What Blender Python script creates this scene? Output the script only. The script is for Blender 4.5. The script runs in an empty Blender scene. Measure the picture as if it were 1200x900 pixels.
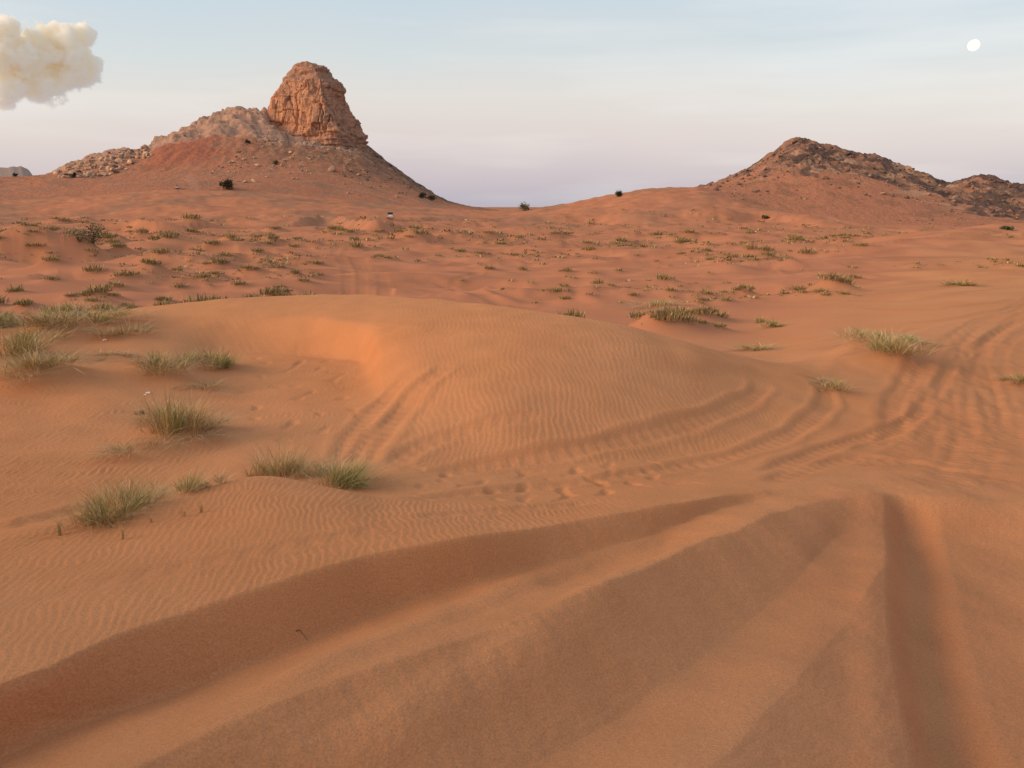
import bpy, bmesh, math
import numpy as np
from mathutils import Vector, Matrix

scene = bpy.context.scene
COL = scene.collection

# ------------------------------------------------------------------ camera, sky, sun, exposure
EYE = 1.65                      # eye height above the sand the photographer stands on
FPX = 900.0                     # focal length in photo pixels (photo is 1200 x 900)
PITCH = math.atan((450 - 238) / FPX)
cam_data = bpy.data.cameras.new('camera')
cam_data.sensor_fit = 'HORIZONTAL'
cam_data.angle_x = 2 * math.atan(600 / FPX)
cam_data.clip_start = 0.05
cam_data.clip_end = 40000
cam = bpy.data.objects.new('camera', cam_data)
cam.location = (0, 0, EYE)
cam.rotation_euler = (math.radians(90) - PITCH, 0, 0)
COL.objects.link(cam)
scene.camera = cam

SUN_ELEV, SUN_AZ = 21.0, -106.0            # degrees; azimuth from the view direction, negative = left
world = bpy.data.worlds.new('World')
scene.world = world
world.use_nodes = True


def build_world():
    nt = world.node_tree
    N, L = nt.nodes, nt.links
    N.clear()
    out = N.new('ShaderNodeOutputWorld')
    sky = N.new('ShaderNodeTexSky')
    sky.sky_type = 'NISHITA'
    sky.sun_disc = False
    sky.sun_elevation = math.radians(SUN_ELEV)
    sky.sun_rotation = math.radians(SUN_AZ)
    sky.air_density, sky.dust_density, sky.ozone_density = 1.0, 1.5, 1.0
    # twilight gradient over elevation: lavender horizon, pale cream, pale blue above
    tc = N.new('ShaderNodeTexCoord')
    sep = N.new('ShaderNodeSeparateXYZ')
    L.new(tc.outputs['Generated'], sep.inputs[0])
    # soft streaks of thin high cloud, laid out over the whole dome
    mp = N.new('ShaderNodeMapping')
    mp.inputs['Rotation'].default_value = (0, math.radians(9), 0)
    mp.inputs['Scale'].default_value = (1.6, 1.6, 13)
    L.new(tc.outputs['Generated'], mp.inputs[0])
    nz = N.new('ShaderNodeTexNoise')
    nz.inputs['Scale'].default_value = 1.7
    nz.inputs['Detail'].default_value = 5
    nz.inputs['Roughness'].default_value = 0.5
    L.new(mp.outputs[0], nz.inputs['Vector'])
    nb = N.new('ShaderNodeTexNoise')
    nb.inputs['Scale'].default_value = 2.2
    nb.inputs['Detail'].default_value = 2
    L.new(tc.outputs['Generated'], nb.inputs['Vector'])
    wob = N.new('ShaderNodeMath')
    wob.operation = 'MULTIPLY_ADD'
    L.new(nb.outputs['Fac'], wob.inputs[0])
    wob.inputs[1].default_value = 0.10
    wob.inputs[2].default_value = -0.05
    addz = N.new('ShaderNodeMath')
    L.new(sep.outputs['Z'], addz.inputs[0])
    L.new(wob.outputs[0], addz.inputs[1])
    ramp = N.new('ShaderNodeValToRGB')
    stops = [(0.0, (0.52, 0.48, 0.56)), (0.025, (0.60, 0.52, 0.575)), (0.07, (0.735, 0.62, 0.60)),
             (0.115, (0.78, 0.705, 0.645)), (0.16, (0.69, 0.71, 0.69)), (0.24, (0.58, 0.675, 0.73)),
             (0.55, (0.52, 0.575, 0.63)), (1.0, (0.46, 0.52, 0.58))]
    el = ramp.color_ramp.elements
    while len(el) < len(stops):
        el.new(0.5)
    for e, (p, c) in zip(el, stops):
        e.position = p
        e.color = (*c, 1)
    L.new(addz.outputs[0], ramp.inputs[0])
    st = N.new('ShaderNodeMapRange')
    st.inputs['From Min'].default_value = 0.46
    st.inputs['From Max'].default_value = 0.70
    st.inputs['To Max'].default_value = 0.35
    L.new(nz.outputs['Fac'], st.inputs[0])
    mixs = N.new('ShaderNodeMixRGB')
    mixs.inputs[2].default_value = (0.93, 0.88, 0.84, 1)
    L.new(st.outputs[0], mixs.inputs[0])
    L.new(ramp.outputs[0], mixs.inputs[1])
    b1 = N.new('ShaderNodeBackground')
    b1.inputs[1].default_value = 0.028
    L.new(sky.outputs[0], b1.inputs[0])
    b2 = N.new('ShaderNodeBackground')
    b2.inputs[1].default_value = 0.83
    L.new(mixs.outputs[0], b2.inputs[0])
    ad = N.new('ShaderNodeAddShader')
    L.new(b1.outputs[0], ad.inputs[0])
    L.new(b2.outputs[0], ad.inputs[1])
    L.new(ad.outputs[0], out.inputs[0])


build_world()

sun_data = bpy.data.lights.new('sun', 'SUN')
sun_data.energy = 2.7
sun_data.angle = math.radians(28)
sun_data.color = (1.0, 0.68, 0.40)
sun = bpy.data.objects.new('sun', sun_data)
COL.objects.link(sun)
_e, _a = math.radians(SUN_ELEV), math.radians(SUN_AZ)
SUN_DIR = Vector((math.sin(_a) * math.cos(_e), math.cos(_a) * math.cos(_e), math.sin(_e)))
sun.rotation_euler = SUN_DIR.to_track_quat('Z', 'Y').to_euler()

vs = scene.view_settings
vs.view_transform = 'Standard'
vs.look = 'None'
vs.exposure = 0.10
vs.gamma = 1.0
vs.use_curve_mapping = False
scene.cycles.use_denoising = True
scene.cycles.max_bounces = 90
scene.cycles.diffuse_bounces = 4
scene.cycles.volume_bounces = 90
scene.cycles.use_adaptive_sampling = False

# ------------------------------------------------------------------ helpers: noise, curves, meshes
F = np.float32


def _hash(ix, iy, iz, seed):
    h = (ix.astype(np.uint32) * np.uint32(374761393) + iy.astype(np.uint32) * np.uint32(668265263)
         + iz.astype(np.uint32) * np.uint32(2147483647) + np.uint32((seed * 1274126177 + 97) & 0xffffffff))
    h = (h ^ (h >> np.uint32(13))) * np.uint32(1274126177)
    h = h ^ (h >> np.uint32(16))
    return h


def noise2(x, y, seed=0):
    """gradient noise, about -1..1"""
    x = np.asarray(x, dtype=np.float64); y = np.asarray(y, dtype=np.float64)
    x, y = np.broadcast_arrays(x, y)
    fx, fy = np.floor(x), np.floor(y)
    ix, iy = fx.astype(np.int64), fy.astype(np.int64)
    tx, ty = (x - fx).astype(F), (y - fy).astype(F)
    u = tx * tx * tx * (tx * (tx * 6 - 15) + 10)
    v = ty * ty * ty * (ty * (ty * 6 - 15) + 10)
    zz = np.zeros(1, np.int64)

    def g(dx, dy):
        a = _hash((ix + dx) & 0xffffffff, (iy + dy) & 0xffffffff, zz, seed).astype(F) * F(2 * math.pi / 4294967296.0)
        return np.cos(a) * (tx - dx) + np.sin(a) * (ty - dy)
    n0 = g(0, 0); n1 = g(1, 0)
    a = n0 + u * (n1 - n0)
    n0 = g(0, 1); n1 = g(1, 1)
    b = n0 + u * (n1 - n0)
    return (a + v * (b - a)) * F(1.5)


def noise3(x, y, z, seed=0):
    """value noise in 3-D, -1..1"""
    fx, fy, fz = np.floor(x), np.floor(y), np.floor(z)
    ix, iy, iz = (q.astype(np.int64) for q in (fx, fy, fz))
    t = [(x - fx), (y - fy), (z - fz)]
    u, v, w = [q * q * q * (q * (q * 6 - 15) + 10) for q in t]

    def g(a, b, c):
        return _hash((ix + a) & 0xffffffff, (iy + b) & 0xffffffff, (iz + c) & 0xffffffff, seed).astype(np.float64) / 2147483648.0 - 1
    l = lambda p, q, s: p + s * (q - p)
    return l(l(l(g(0, 0, 0), g(1, 0, 0), u), l(g(0, 1, 0), g(1, 1, 0), u), v),
             l(l(g(0, 0, 1), g(1, 0, 1), u), l(g(0, 1, 1), g(1, 1, 1), u), v), w)


def fbm2(x, y, oct=4, seed=0, gain=0.5):
    s = 0; a = 1.0
    for o in range(oct):
        s = s + a * noise2(x * 2 ** o, y * 2 ** o, seed + o * 17)
        a *= gain
    return s


def fbm3(x, y, z, oct=4, seed=0, gain=0.5):
    s = 0; a = 1.0
    for o in range(oct):
        s = s + a * noise3(x * 2 ** o, y * 2 ** o, z * 2 ** o, seed + o * 17)
        a *= gain
    return s


def sstep(a, b, x):
    t = np.clip((x - a) / (b - a), 0, 1)
    return t * t * (3 - 2 * t)


def pchip(xk, yk, x):
    xk = np.asarray(xk, float); yk = np.asarray(yk, float)
    h = np.diff(xk); d = np.diff(yk) / h
    m = np.zeros_like(yk)
    if len(xk) > 2:
        w1 = 2 * h[1:] + h[:-1]; w2 = h[1:] + 2 * h[:-1]
        ok = d[:-1] * d[1:] > 0
        den = np.where(ok, w1 / np.where(d[:-1] == 0, 1, d[:-1]) + w2 / np.where(d[1:] == 0, 1, d[1:]), 1)
        m[1:-1] = np.where(ok, (w1 + w2) / den, 0)
    m[0], m[-1] = d[0], d[-1]
    x = np.clip(x, xk[0], xk[-1])
    i = np.clip(np.searchsorted(xk, x, side='right') - 1, 0, len(h) - 1)
    t = (x - xk[i]) / h[i]
    t2, t3 = t * t, t * t * t
    return (2 * t3 - 3 * t2 + 1) * yk[i] + (t3 - 2 * t2 + t) * h[i] * m[i] + (-2 * t3 + 3 * t2) * yk[i + 1] + (t3 - t2) * h[i] * m[i + 1]


CP, SP = math.cos(PITCH), math.sin(PITCH)


def pix(x, y):
    """photo pixel -> azimuth and slope (rise per metre of ground distance)"""
    a, b = (x - 600) / FPX, (450 - y) / FPX
    dx, dy, dz = a, CP + b * SP, -SP + b * CP
    return math.atan2(dx, dy), dz / math.hypot(dx, dy)


def link(o, parent=None):
    COL.objects.link(o)
    if parent is not None:
        o.parent = parent
    return o


def tag(o, label=None, cat=None, group=None, kind=None):
    if label: o['label'] = label
    if cat: o['category'] = cat
    if group: o['group'] = group
    if kind: o['kind'] = kind
    return o


def np_mesh(name, V, quads=None, tris=None, mats=(), smooth=True, cols=None, fmat=None):
    me = bpy.data.meshes.new(name)
    V = np.ascontiguousarray(V, dtype=F)
    nq = 0 if quads is None else len(quads)
    nt = 0 if tris is None else len(tris)
    me.vertices.add(len(V))
    me.vertices.foreach_set('co', V.ravel())
    me.loops.add(nq * 4 + nt * 3)
    me.polygons.add(nq + nt)
    idx = []
    if nq: idx.append(np.asarray(quads, np.int32).ravel())
    if nt: idx.append(np.asarray(tris, np.int32).ravel())
    me.loops.foreach_set('vertex_index', np.concatenate(idx))
    starts = np.concatenate([np.arange(nq, dtype=np.int32) * 4, nq * 4 + np.arange(nt, dtype=np.int32) * 3])
    me.polygons.foreach_set('loop_start', starts)
    if fmat is not None:
        me.polygons.foreach_set('material_index', np.asarray(fmat, np.int32))
    me.update(calc_edges=True)
    me.validate()
    if smooth:
        me.polygons.foreach_set('use_smooth', np.ones(nq + nt, bool))
    if cols is not None:
        at = me.color_attributes.new('tint', 'FLOAT_COLOR', 'POINT')
        c = np.ones((len(V), 4), F)
        c[:, :3] = cols
        at.data.foreach_set('color', c.ravel())
    for m in mats:
        me.materials.append(m)
    return me


def grid_quads(nr, nc, wrap=False):
    i = np.arange(nr - 1)[:, None] * nc
    j = np.arange(nc if wrap else nc - 1)[None, :]
    j2 = (j + 1) % nc
    return np.stack([i + j, i + j2, i + nc + j2, i + nc + j], -1).reshape(-1, 4)


# ------------------------------------------------------------------ materials
def new_mat(name):
    m = bpy.data.materials.new(name)
    m.use_nodes = True
    nt = m.node_tree
    bs = nt.nodes['Principled BSDF']
    return m, nt.nodes, nt.links, bs


def tint_mat(name, rough=0.95, bumps=(), speck=0.0, speck_scale=300, spec=0.1):
    """colour comes from the mesh's own mineral/plant tint; fine relief and grain from noise"""
    m, N, L, bs = new_mat(name)
    bs.inputs['Roughness'].default_value = rough
    bs.inputs['Specular IOR Level'].default_value = spec
    at = N.new('ShaderNodeAttribute'); at.attribute_name = 'tint'
    tc = N.new('ShaderNodeTexCoord')
    col = at.outputs['Color']
    if speck:
        nz = N.new('ShaderNodeTexNoise'); nz.inputs['Scale'].default_value = speck_scale
        nz.inputs['Detail'].default_value = 3
        nz.inputs['Roughness'].default_value = 0.7
        L.new(tc.outputs['Object'], nz.inputs['Vector'])
        mr = N.new('ShaderNodeMapRange')
        mr.inputs['From Min'].default_value = 0.3; mr.inputs['From Max'].default_value = 0.7
        mr.inputs['To Min'].default_value = 1 - speck; mr.inputs['To Max'].default_value = 1 + speck
        L.new(nz.outputs['Fac'], mr.inputs[0])
        mu = N.new('ShaderNodeVectorMath'); mu.operation = 'SCALE'
        L.new(col, mu.inputs[0]); L.new(mr.outputs[0], mu.inputs['Scale'])
        col = mu.outputs[0]
    L.new(col, bs.inputs['Base Color'])
    prev = None
    for (scale, dist, detail) in bumps:
        nz = N.new('ShaderNodeTexNoise'); nz.inputs['Scale'].default_value = scale
        nz.inputs['Detail'].default_value = detail
        nz.inputs['Roughness'].default_value = 0.65
        L.new(tc.outputs['Object'], nz.inputs['Vector'])
        b = N.new('ShaderNodeBump'); b.inputs['Strength'].default_value = 1.0
        b.inputs['Distance'].default_value = dist
        L.new(nz.outputs['Fac'], b.inputs['Height'])
        if prev: L.new(prev, b.inputs['Normal'])
        prev = b.outputs[0]
    if prev: L.new(prev, bs.inputs['Normal'])
    return m


def flat_mat(name, col, rough=0.8, spec=0.2, var=0.12, scale=4.0, metallic=0.0):
    m, N, L, bs = new_mat(name)
    bs.inputs['Roughness'].default_value = rough
    bs.inputs['Specular IOR Level'].default_value = spec
    bs.inputs['Metallic'].default_value = metallic
    tc = N.new('ShaderNodeTexCoord')
    nz = N.new('ShaderNodeTexNoise'); nz.inputs['Scale'].default_value = scale
    nz.inputs['Detail'].default_value = 3
    L.new(tc.outputs['Object'], nz.inputs['Vector'])
    r = N.new('ShaderNodeValToRGB')
    r.color_ramp.elements[0].position = 0.3; r.color_ramp.elements[1].position = 0.7
    r.color_ramp.elements[0].color = (*[c * (1 - var) for c in col], 1)
    r.color_ramp.elements[1].color = (*[min(1, c * (1 + var)) for c in col], 1)
    L.new(nz.outputs['Fac'], r.inputs[0])
    L.new(r.outputs[0], bs.inputs['Base Color'])
    return m


M_SAND = tint_mat('sand', 1.0, bumps=((26, 0.008, 6), (120, 0.0035, 4)), speck=0.16, speck_scale=110, spec=0.02)
M_HILL = tint_mat('hill_rock', 1.0, bumps=((0.35, 1.3, 6),), speck=0.10, speck_scale=0.9, spec=0.05)
M_CLIFF = tint_mat('cliff_rock', 1.0, bumps=((0.5, 1.0, 6),), speck=0.14, speck_scale=0.7, spec=0.05)
M_STONE = tint_mat('stone', 1.0, bumps=((1.5, 0.35, 5),), speck=0.2, speck_scale=1.2, spec=0.08)
M_GRASS = tint_mat('grass_blade', 0.75, spec=0.2)
M_LEAF = tint_mat('shrub_leaf', 0.8, spec=0.2)
M_BARK = flat_mat('bark', (0.16, 0.10, 0.06), 0.9)

# ------------------------------------------------------------------ the sand sheet: features along each line of sight
# entries: (photo x, photo y, height relative to the eye)  or  (photo x, 'r', distance, height)  or  (photo x, photo y, 'r', distance)
FEAT = [
    # shoulder in front of the nearest trough
    [(-300, 1400, -1.50), (0, 1350, -1.50), (300, 1220, -1.50), (590, 1090, -1.56), (700, 1000, -1.62), (850, 880, -1.73), (930, 800, -1.85), (1000, 720, -1.98), (1045, 665, -2.06), (1100, 690, -2.08), (1200, 720, -2.10), (1500, 740, -2.10)],
    # trough nearest the camera
    [(-300, 1240, -1.70), (0, 1150, -1.74), (300, 1030, -1.77), (590, 905, -1.82), (700, 850, -1.86), (850, 748, -1.975), (930, 684, -2.06), (990, 625, -2.16), (1060, 620, -2.20), (1200, 640, -2.24), (1500, 650, -2.24)],
    # ridge B crest
    [(-300, 1120, -1.50), (0, 985, -1.52), (130, 910, -1.53), (400, 785, -1.56), (560, 735, -1.60), (700, 688, -1.67), (850, 628, -1.86), (980, 583, -2.08), (1040, 580, -2.13), (1200, 590, -2.18), (1500, 600, -2.18)],
    # trough A
    [(-300, 1000, -1.92), (0, 882, -1.92), (150, 830, -1.92), (300, 775, -1.92), (450, 718, -1.93), (600, 675, -1.95), (750, 633, -2.03), (890, 584, -2.125), (980, 574, -2.14), (1040, 570, -2.18), (1200, 575, -2.23), (1500, 585, -2.23)],
    # ridge A crest
    [(-300, 900, -1.66), (0, 805, -1.67), (150, 740, -1.67), (300, 690, -1.68), (420, 655, -1.70), (560, 630, -1.75), (700, 605, -1.87), (800, 590, -1.98), (885, 575, -2.10), (980, 566, -2.16), (1200, 560, -2.27), (1500, 570, -2.27)],
    # rippled plateau
    [(-300, 760, -1.74), (0, 700, -1.75), (150, 660, -1.74), (300, 625, -1.74), (450, 616, -1.80), (560, 614, -1.84), (700, 594, -1.95), (800, 582, -2.04), (885, 568, -2.15), (1000, 560, -2.22), (1200, 550, -2.32), (1500, 556, -2.32)],
    # rim with the grass clumps
    [(-300, 700, -1.88), (0, 630, -1.86), (100, 608, -1.86), (200, 586, -1.86), (300, 560, -1.86), (400, 573, -1.92), (450, 584, -1.97), (600, 592, -1.98), (700, 580, -2.08), (800, 570, -2.14), (885, 560, -2.22), (1000, 552, -2.30), (1200, 540, -2.40), (1500, 546, -2.40)],
    # gully behind the rim
    [(-300, 690, -2.06), (0, 620, -2.05), (100, 602, -2.08), (200, 588, -2.10), (300, 568, -2.12), (400, 577, -2.14), (450, 580, -2.14), (600, 579, -2.16), (700, 566, -2.20), (800, 556, -2.26), (885, 548, -2.31), (1000, 540, -2.40), (1200, 528, -2.47), (1500, 534, -2.47)],
    # far side of the gully, foot of the dune
    [(-300, 620, -2.15), (0, 560, -2.15), (100, 550, -2.18), (200, 540, -2.20), (300, 522, -2.22), (400, 524, -2.24), (450, 542, -2.22), (600, 550, -2.27), (700, 545, -2.31), (800, 532, -2.36), (900, 516, -2.44), (1000, 508, -2.52), (1200, 500, -2.60), (1500, 505, -2.60)],
    # floor of the bowl / lower flank of the dune
    [(-300, 520, -2.10), (0, 490, -2.10), (100, 480, -2.10), (200, 462, -2.16), (300, 455, -2.26), (400, 452, -2.25), (450, 470, -2.17), (520, 482, -2.08), (600, 488, -2.04), (700, 484, -2.09), (800, 482, -2.20), (900, 478, -2.38), (950, 482, -2.46), (1000, 470, -2.54), (1200, 450, -2.66), (1500, 455, -2.66)],
    # back of the bowl / middle of the dune
    [(-300, 440, -2.02), (0, 430, -2.00), (100, 425, -2.00), (200, 413, -2.08), (260, 413, -2.23), (350, 417, -2.26), (420, 424, -2.20), (450, 428, -1.99), (500, 430, -1.88), (600, 432, -1.83), (700, 432, -1.88), (800, 437, -2.05), (900, 446, -2.32), (950, 455, -2.44), (1000, 440, -2.56), (1200, 412, -2.72), (1500, 415, -2.72)],
    # upper slope
    [(-300, 405, -1.98), (0, 402, -1.96), (100, 392, -1.95), (200, 380, -1.90), (260, 374, -1.86), (350, 372, -1.80), (420, 377, -1.74), (500, 384, -1.65), (600, 388, -1.61), (700, 397, -1.69), (800, 414, -1.90), (900, 434, -2.28), (950, 443, -2.42), (1000, 424, -2.60), (1200, 385, -2.86), (1500, 388, -2.86)],
    # crest of the smooth dune
    [(-300, 392, -2.00), (0, 388, -1.98), (60, 380, -1.95), (130, 366, -1.86), (200, 356, -1.76), (300, 348, -1.68), (400, 345, -1.62), (500, 350, -1.55), (600, 360, -1.52), (700, 375, -1.60), (800, 399, -1.86), (900, 425, -2.32), (950, 434, -2.46), (1000, 414, -2.64), (1200, 366, -3.00), (1500, 368, -3.0)],
    # hidden lee side
    [(-300, 'r', 24, -3.6), (0, 'r', 21, -3.4), (130, 'r', 20, -3.0), (300, 'r', 20, -3.1), (400, 'r', 20.5, -3.4), (600, 'r', 17.5, -3.3), (700, 'r', 16, -3.1), (800, 'r', 15, -2.95), (900, 'r', 14.2, -2.78), (1000, 'r', 18, -2.95), (1200, 'r', 27, -3.2), (1500, 'r', 27, -3.2)],
    # valley floor
    [(-300, 362, -4.2), (0, 360, -4.3), (130, 348, -4.5), (300, 336, -5.0), (400, 338, -5.2), (500, 342, -5.2), (600, 352, -5.2), (700, 366, -4.9), (800, 381, -4.3), (900, 396, -3.8), (1000, 380, -3.5), (1200, 340, -3.7), (1500, 340, -3.7)],
    [(-300, 326, -4.9), (0, 322, -5.0), (100, 312, -5.0), (200, 310, -5.2), (300, 312, -5.5), (400, 312, -5.7), (500, 316, -5.9), (600, 320, -6.0), (700, 328, -5.8), (800, 338, -5.3), (900, 350, -4.8), (1000, 338, -4.4), (1200, 312, -4.2), (1500, 312, -4.2)],
    [(-300, 286, -5.0), (0, 286, -5.0), (300, 285, -5.6), (500, 286, -6.0), (700, 290, -6.2), (850, 298, -6.0), (1000, 302, -5.2), (1080, 290, -4.8), (1200, 278, -4.5), (1500, 276, -4.5)],
    # after the long right-hand dune, far flat
    [(-300, 258, -4.6), (0, 256, -4.6), (300, 262, -5.6), (500, 264, -6.2), (700, 266, -6.4), (850, 268, -6.6), (1000, 274, -6.8), (1080, 273, -6.9), (1200, 276, -7.4), (1500, 276, -7.4)],
    # skyline of sand between the two hills, foot of the hills
    [(-300, 240, 'r', 400), (0, 236, 'r', 400), (100, 230, 'r', 400), (200, 224, 'r', 400), (300, 226, 'r', 400), (400, 235, 'r', 400), (500, 244, 'r', 400), (595, 248.5, 'r', 400), (640, 243, 'r', 385), (700, 232.5, 'r', 355), (760, 223.5, 'r', 335), (815, 221, 'r', 330), (850, 232, 'r', 315), (920, 250, 'r', 300), (1000, 262, 'r', 290), (1100, 270, 'r', 280), (1200, 274, 'r', 290), (1500, 274, 'r', 290)],
    [(-300, 'r', 800, -4), (0, 'r', 800, -6), (500, 'r', 620, -14), (600, 'r', 560, -12), (760, 'r', 520, -8), (900, 'r', 520, -10), (1500, 'r', 520, -10)],
    [(-300, 'r', 6000, -30), (1500, 'r', 6000, -30)],
]

HALF = math.radians(39.0)
NC_DENSE = 800
az_dense = np.linspace(-HALF, HALF, NC_DENSE)
g_out = HALF + (math.pi - HALF) * np.linspace(0, 1, 72)[1:] ** 1.35
AZ = np.concatenate([-g_out[::-1][1:], az_dense, g_out])          # last one closes the ring at +pi
NCOL = len(AZ)


def geo(a, b, step):
    n = int(math.ceil(math.log(b / a) / step))
    return a * np.exp(np.linspace(0, math.log(b / a), n + 1))[:-1]


RR = np.concatenate([geo(0.06, 1.5, 0.11), geo(1.5, 16, 0.0041), geo(16, 420, 0.0098), geo(420, 6000, 0.05), [6000.0]])
NR = len(RR)
SHIFT = 0.4


def feature_arrays(feats, az):
    Rk, Zk = [], []
    for f in feats:
        A, Rv, Zv = [], [], []
        for e in f:
            if e[1] == 'r':
                a, _ = pix(e[0], 450)
                r, z = e[2], e[3]
            elif len(e) == 4:
                a, s = pix(e[0], e[1])
                r = e[3]; z = s * r
            else:
                a, s = pix(e[0], e[1])
                z = e[2]; r = z / s
            A.append(a); Rv.append(math.log(r)); Zv.append(z)
        o = np.argsort(A)
        A = np.array(A)[o]
        lim = np.clip(az, A[0], A[-1])
        Rk.append(np.exp(pchip(A, np.array(Rv)[o], lim)))
        Zk.append(pchip(A, np.array(Zv)[o], lim))
    return np.array(Rk), np.array(Zk)


def smooth_cols(A, az, width):
    """soften a feature line across azimuth so that facets between control points vanish"""
    return A


def ground_base():
    Rk, Zk = feature_arrays(FEAT, AZ)
    # close the ring behind the camera: both ends fade into their mean
    mR = np.exp((np.log(Rk[:, :1]) + np.log(Rk[:, -1:])) / 2); mZ = (Zk[:, :1] + Zk[:, -1:]) / 2
    w = sstep(math.radians(60), math.pi, np.abs(AZ))[None, :]
    Rk = np.exp(np.log(Rk) * (1 - w) + np.log(mR) * w); Zk = Zk * (1 - w) + mZ * w
    n = len(AZ)
    Rk = np.concatenate([np.full((1, n), 0.05), np.full((1, n), 0.7), Rk])
    Zk = np.concatenate([np.full((1, n), -1.66), np.full((1, n), -1.66), Zk])
    for k in range(1, len(Rk)):
        Rk[k] = np.maximum(Rk[k], Rk[k - 1] * 1.012)
    S = np.log(RR + SHIFT)
    Z = np.zeros((NR, n))
    for c in range(n):
        sk = np.log(Rk[:, c] + SHIFT)
        w = 0.35 + 0.33 * (1 - sstep(0.98, 1.15, RR / Rk[7, c]))
        Z[:, c] = (1 - w) * pchip(sk, Zk[:, c], S) + w * np.interp(S, sk, Zk[:, c])
    return Z, Rk, Zk


Z, RK, ZK = ground_base()
X = RR[:, None] * np.sin(AZ)[None, :]
Y = RR[:, None] * np.cos(AZ)[None, :]
R2 = np.broadcast_to(RR[:, None], X.shape)
AZ2 = np.broadcast_to(AZ[None, :], X.shape)
K_CC, K_TB, K_CB, K_TA, K_CA, K_PL, K_RIM, K_GUL, K_FOOT, K_BOWL, K_MID, K_UP, K_CREST, K_LEE, K_VAL, K_V2, K_V3, K_FLAT, K_SKY = range(2, 21)


def between(k0, k1, soft=0.04):
    """1 between two feature lines (in ground distance), soft edges relative to distance"""
    a, b = RK[k0][None, :], RK[k1][None, :]
    return sstep(a * (1 - soft), a * (1 + soft), R2) * (1 - sstep(b * (1 - soft), b * (1 + soft), R2))


def xpx(az):
    return 600 + 900 * np.tan(np.clip(az, -1.2, 1.2)) * CP      # rough photo column of an azimuth (only used to bound regions)


# unseen dune added behind and left of the photographer, raised to shade the foreground
beh = sstep(math.radians(58), math.radians(108), -AZ2) + 0.8 * sstep(math.radians(70), math.radians(130), AZ2)
Z += np.clip(beh, 0, 1) * (6.0 * sstep(2.0, 10, R2) - 3.8 * sstep(14, 40, R2))

# undulation of the sand at several scales
near = R2 < 30
und = np.zeros_like(Z)
und += 0.020 * fbm2(X / 1.3, Y / 1.3, 3, 5) * (1 - sstep(14, 30, R2))
und += 0.5 * (fbm2(X / 11, Y / 6, 3, 9) + 0.5 * (1 - 2 * np.abs(noise2(X / 15 + 0.3 * Y / 15, Y / 8, 19)))) * sstep(20, 50, R2) * (1 - 0.6 * sstep(0.25, 0.45, AZ2) * (1 - sstep(60, 110, R2)))
und += (0.9 * fbm2(X / 42, Y / 24, 3, 12) + 0.7 * (0.5 - np.abs(fbm2(X / 30, Y / 13, 3, 14)))) * sstep(60, 150, R2) * (1 - 0.6 * sstep(280, 420, R2))
Z += und


def bank(pixels, h, back, front, grid):
    poly = spline([ray_ground(px, py, grid) for px, py in pixels])
    reach = 3 * max(back, front)
    (I, J), d, side, arc, L = dist_to(poly, reach)
    s = d * side                              # travelled left to right: + is towards the camera
    e = sstep(0, 0.3 * L, arc) * (1 - sstep(0.7 * L, L, arc))
    w = 1 + 0.3 * noise2(arc / (back * 1.2), arc * 0 + 1.7, 6)
    prof = np.where(s < 0, np.exp(-(s / (back * w)) ** 2), 1 - sstep(-0.2, 1.0, s / (front * w)) * 1.25 + 0.25 * sstep(1.0, 3.0, s / (front * w)))
    Z[I, J] += 1.35 * h * e * prof


def ray_ground(px, py, grid=None):
    """where the line of sight through a photo pixel meets the sand"""
    g = Z if grid is None else grid
    a, s = pix(px, py)
    c = int(np.clip(np.searchsorted(AZ, a), 1, NCOL - 1))
    f = (a - AZ[c - 1]) / (AZ[c] - AZ[c - 1])
    col = g[:, c - 1] * (1 - f) + g[:, c] * f
    d = col - RR * s
    i = int(np.argmax((d >= 0) & (RR > 1.2)))
    if d[i] < 0:
        return 3000 * math.sin(a), 3000 * math.cos(a)
    t = d[i - 1] / (d[i - 1] - d[i]) if d[i] != d[i - 1] else 0
    t = min(max(t, 0), 1)
    r = RR[i - 1] + t * (RR[i] - RR[i - 1])
    return r * math.sin(a), r * math.cos(a)


def z_at(x, y):
    r = math.hypot(x, y); a = math.atan2(x, y)
    i = int(np.clip(np.searchsorted(RR, r), 1, NR - 1)); c = int(np.clip(np.searchsorted(AZ, a), 1, NCOL - 1))
    u = (r - RR[i - 1]) / (RR[i] - RR[i - 1]); v = (a - AZ[c - 1]) / (AZ[c] - AZ[c - 1])
    return float((Z[i - 1, c - 1] * (1 - u) + Z[i, c - 1] * u) * (1 - v) + (Z[i - 1, c] * (1 - u) + Z[i, c] * u) * v)


def spline(pts, n=14):
    P = np.array(pts, float)
    P = np.vstack([2 * P[0] - P[1], P, 2 * P[-1] - P[-2]])
    out = []
    for i in range(1, len(P) - 2):
        t = np.linspace(0, 1, n, endpoint=False)[:, None]
        a, b, c, d = P[i - 1], P[i], P[i + 1], P[i + 2]
        out.append(0.5 * (2 * b + (c - a) * t + (2 * a - 5 * b + 4 * c - d) * t ** 2 + (3 * b - a - 3 * c + d) * t ** 3))
    out.append(P[-2][None])
    return np.vstack(out)


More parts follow.
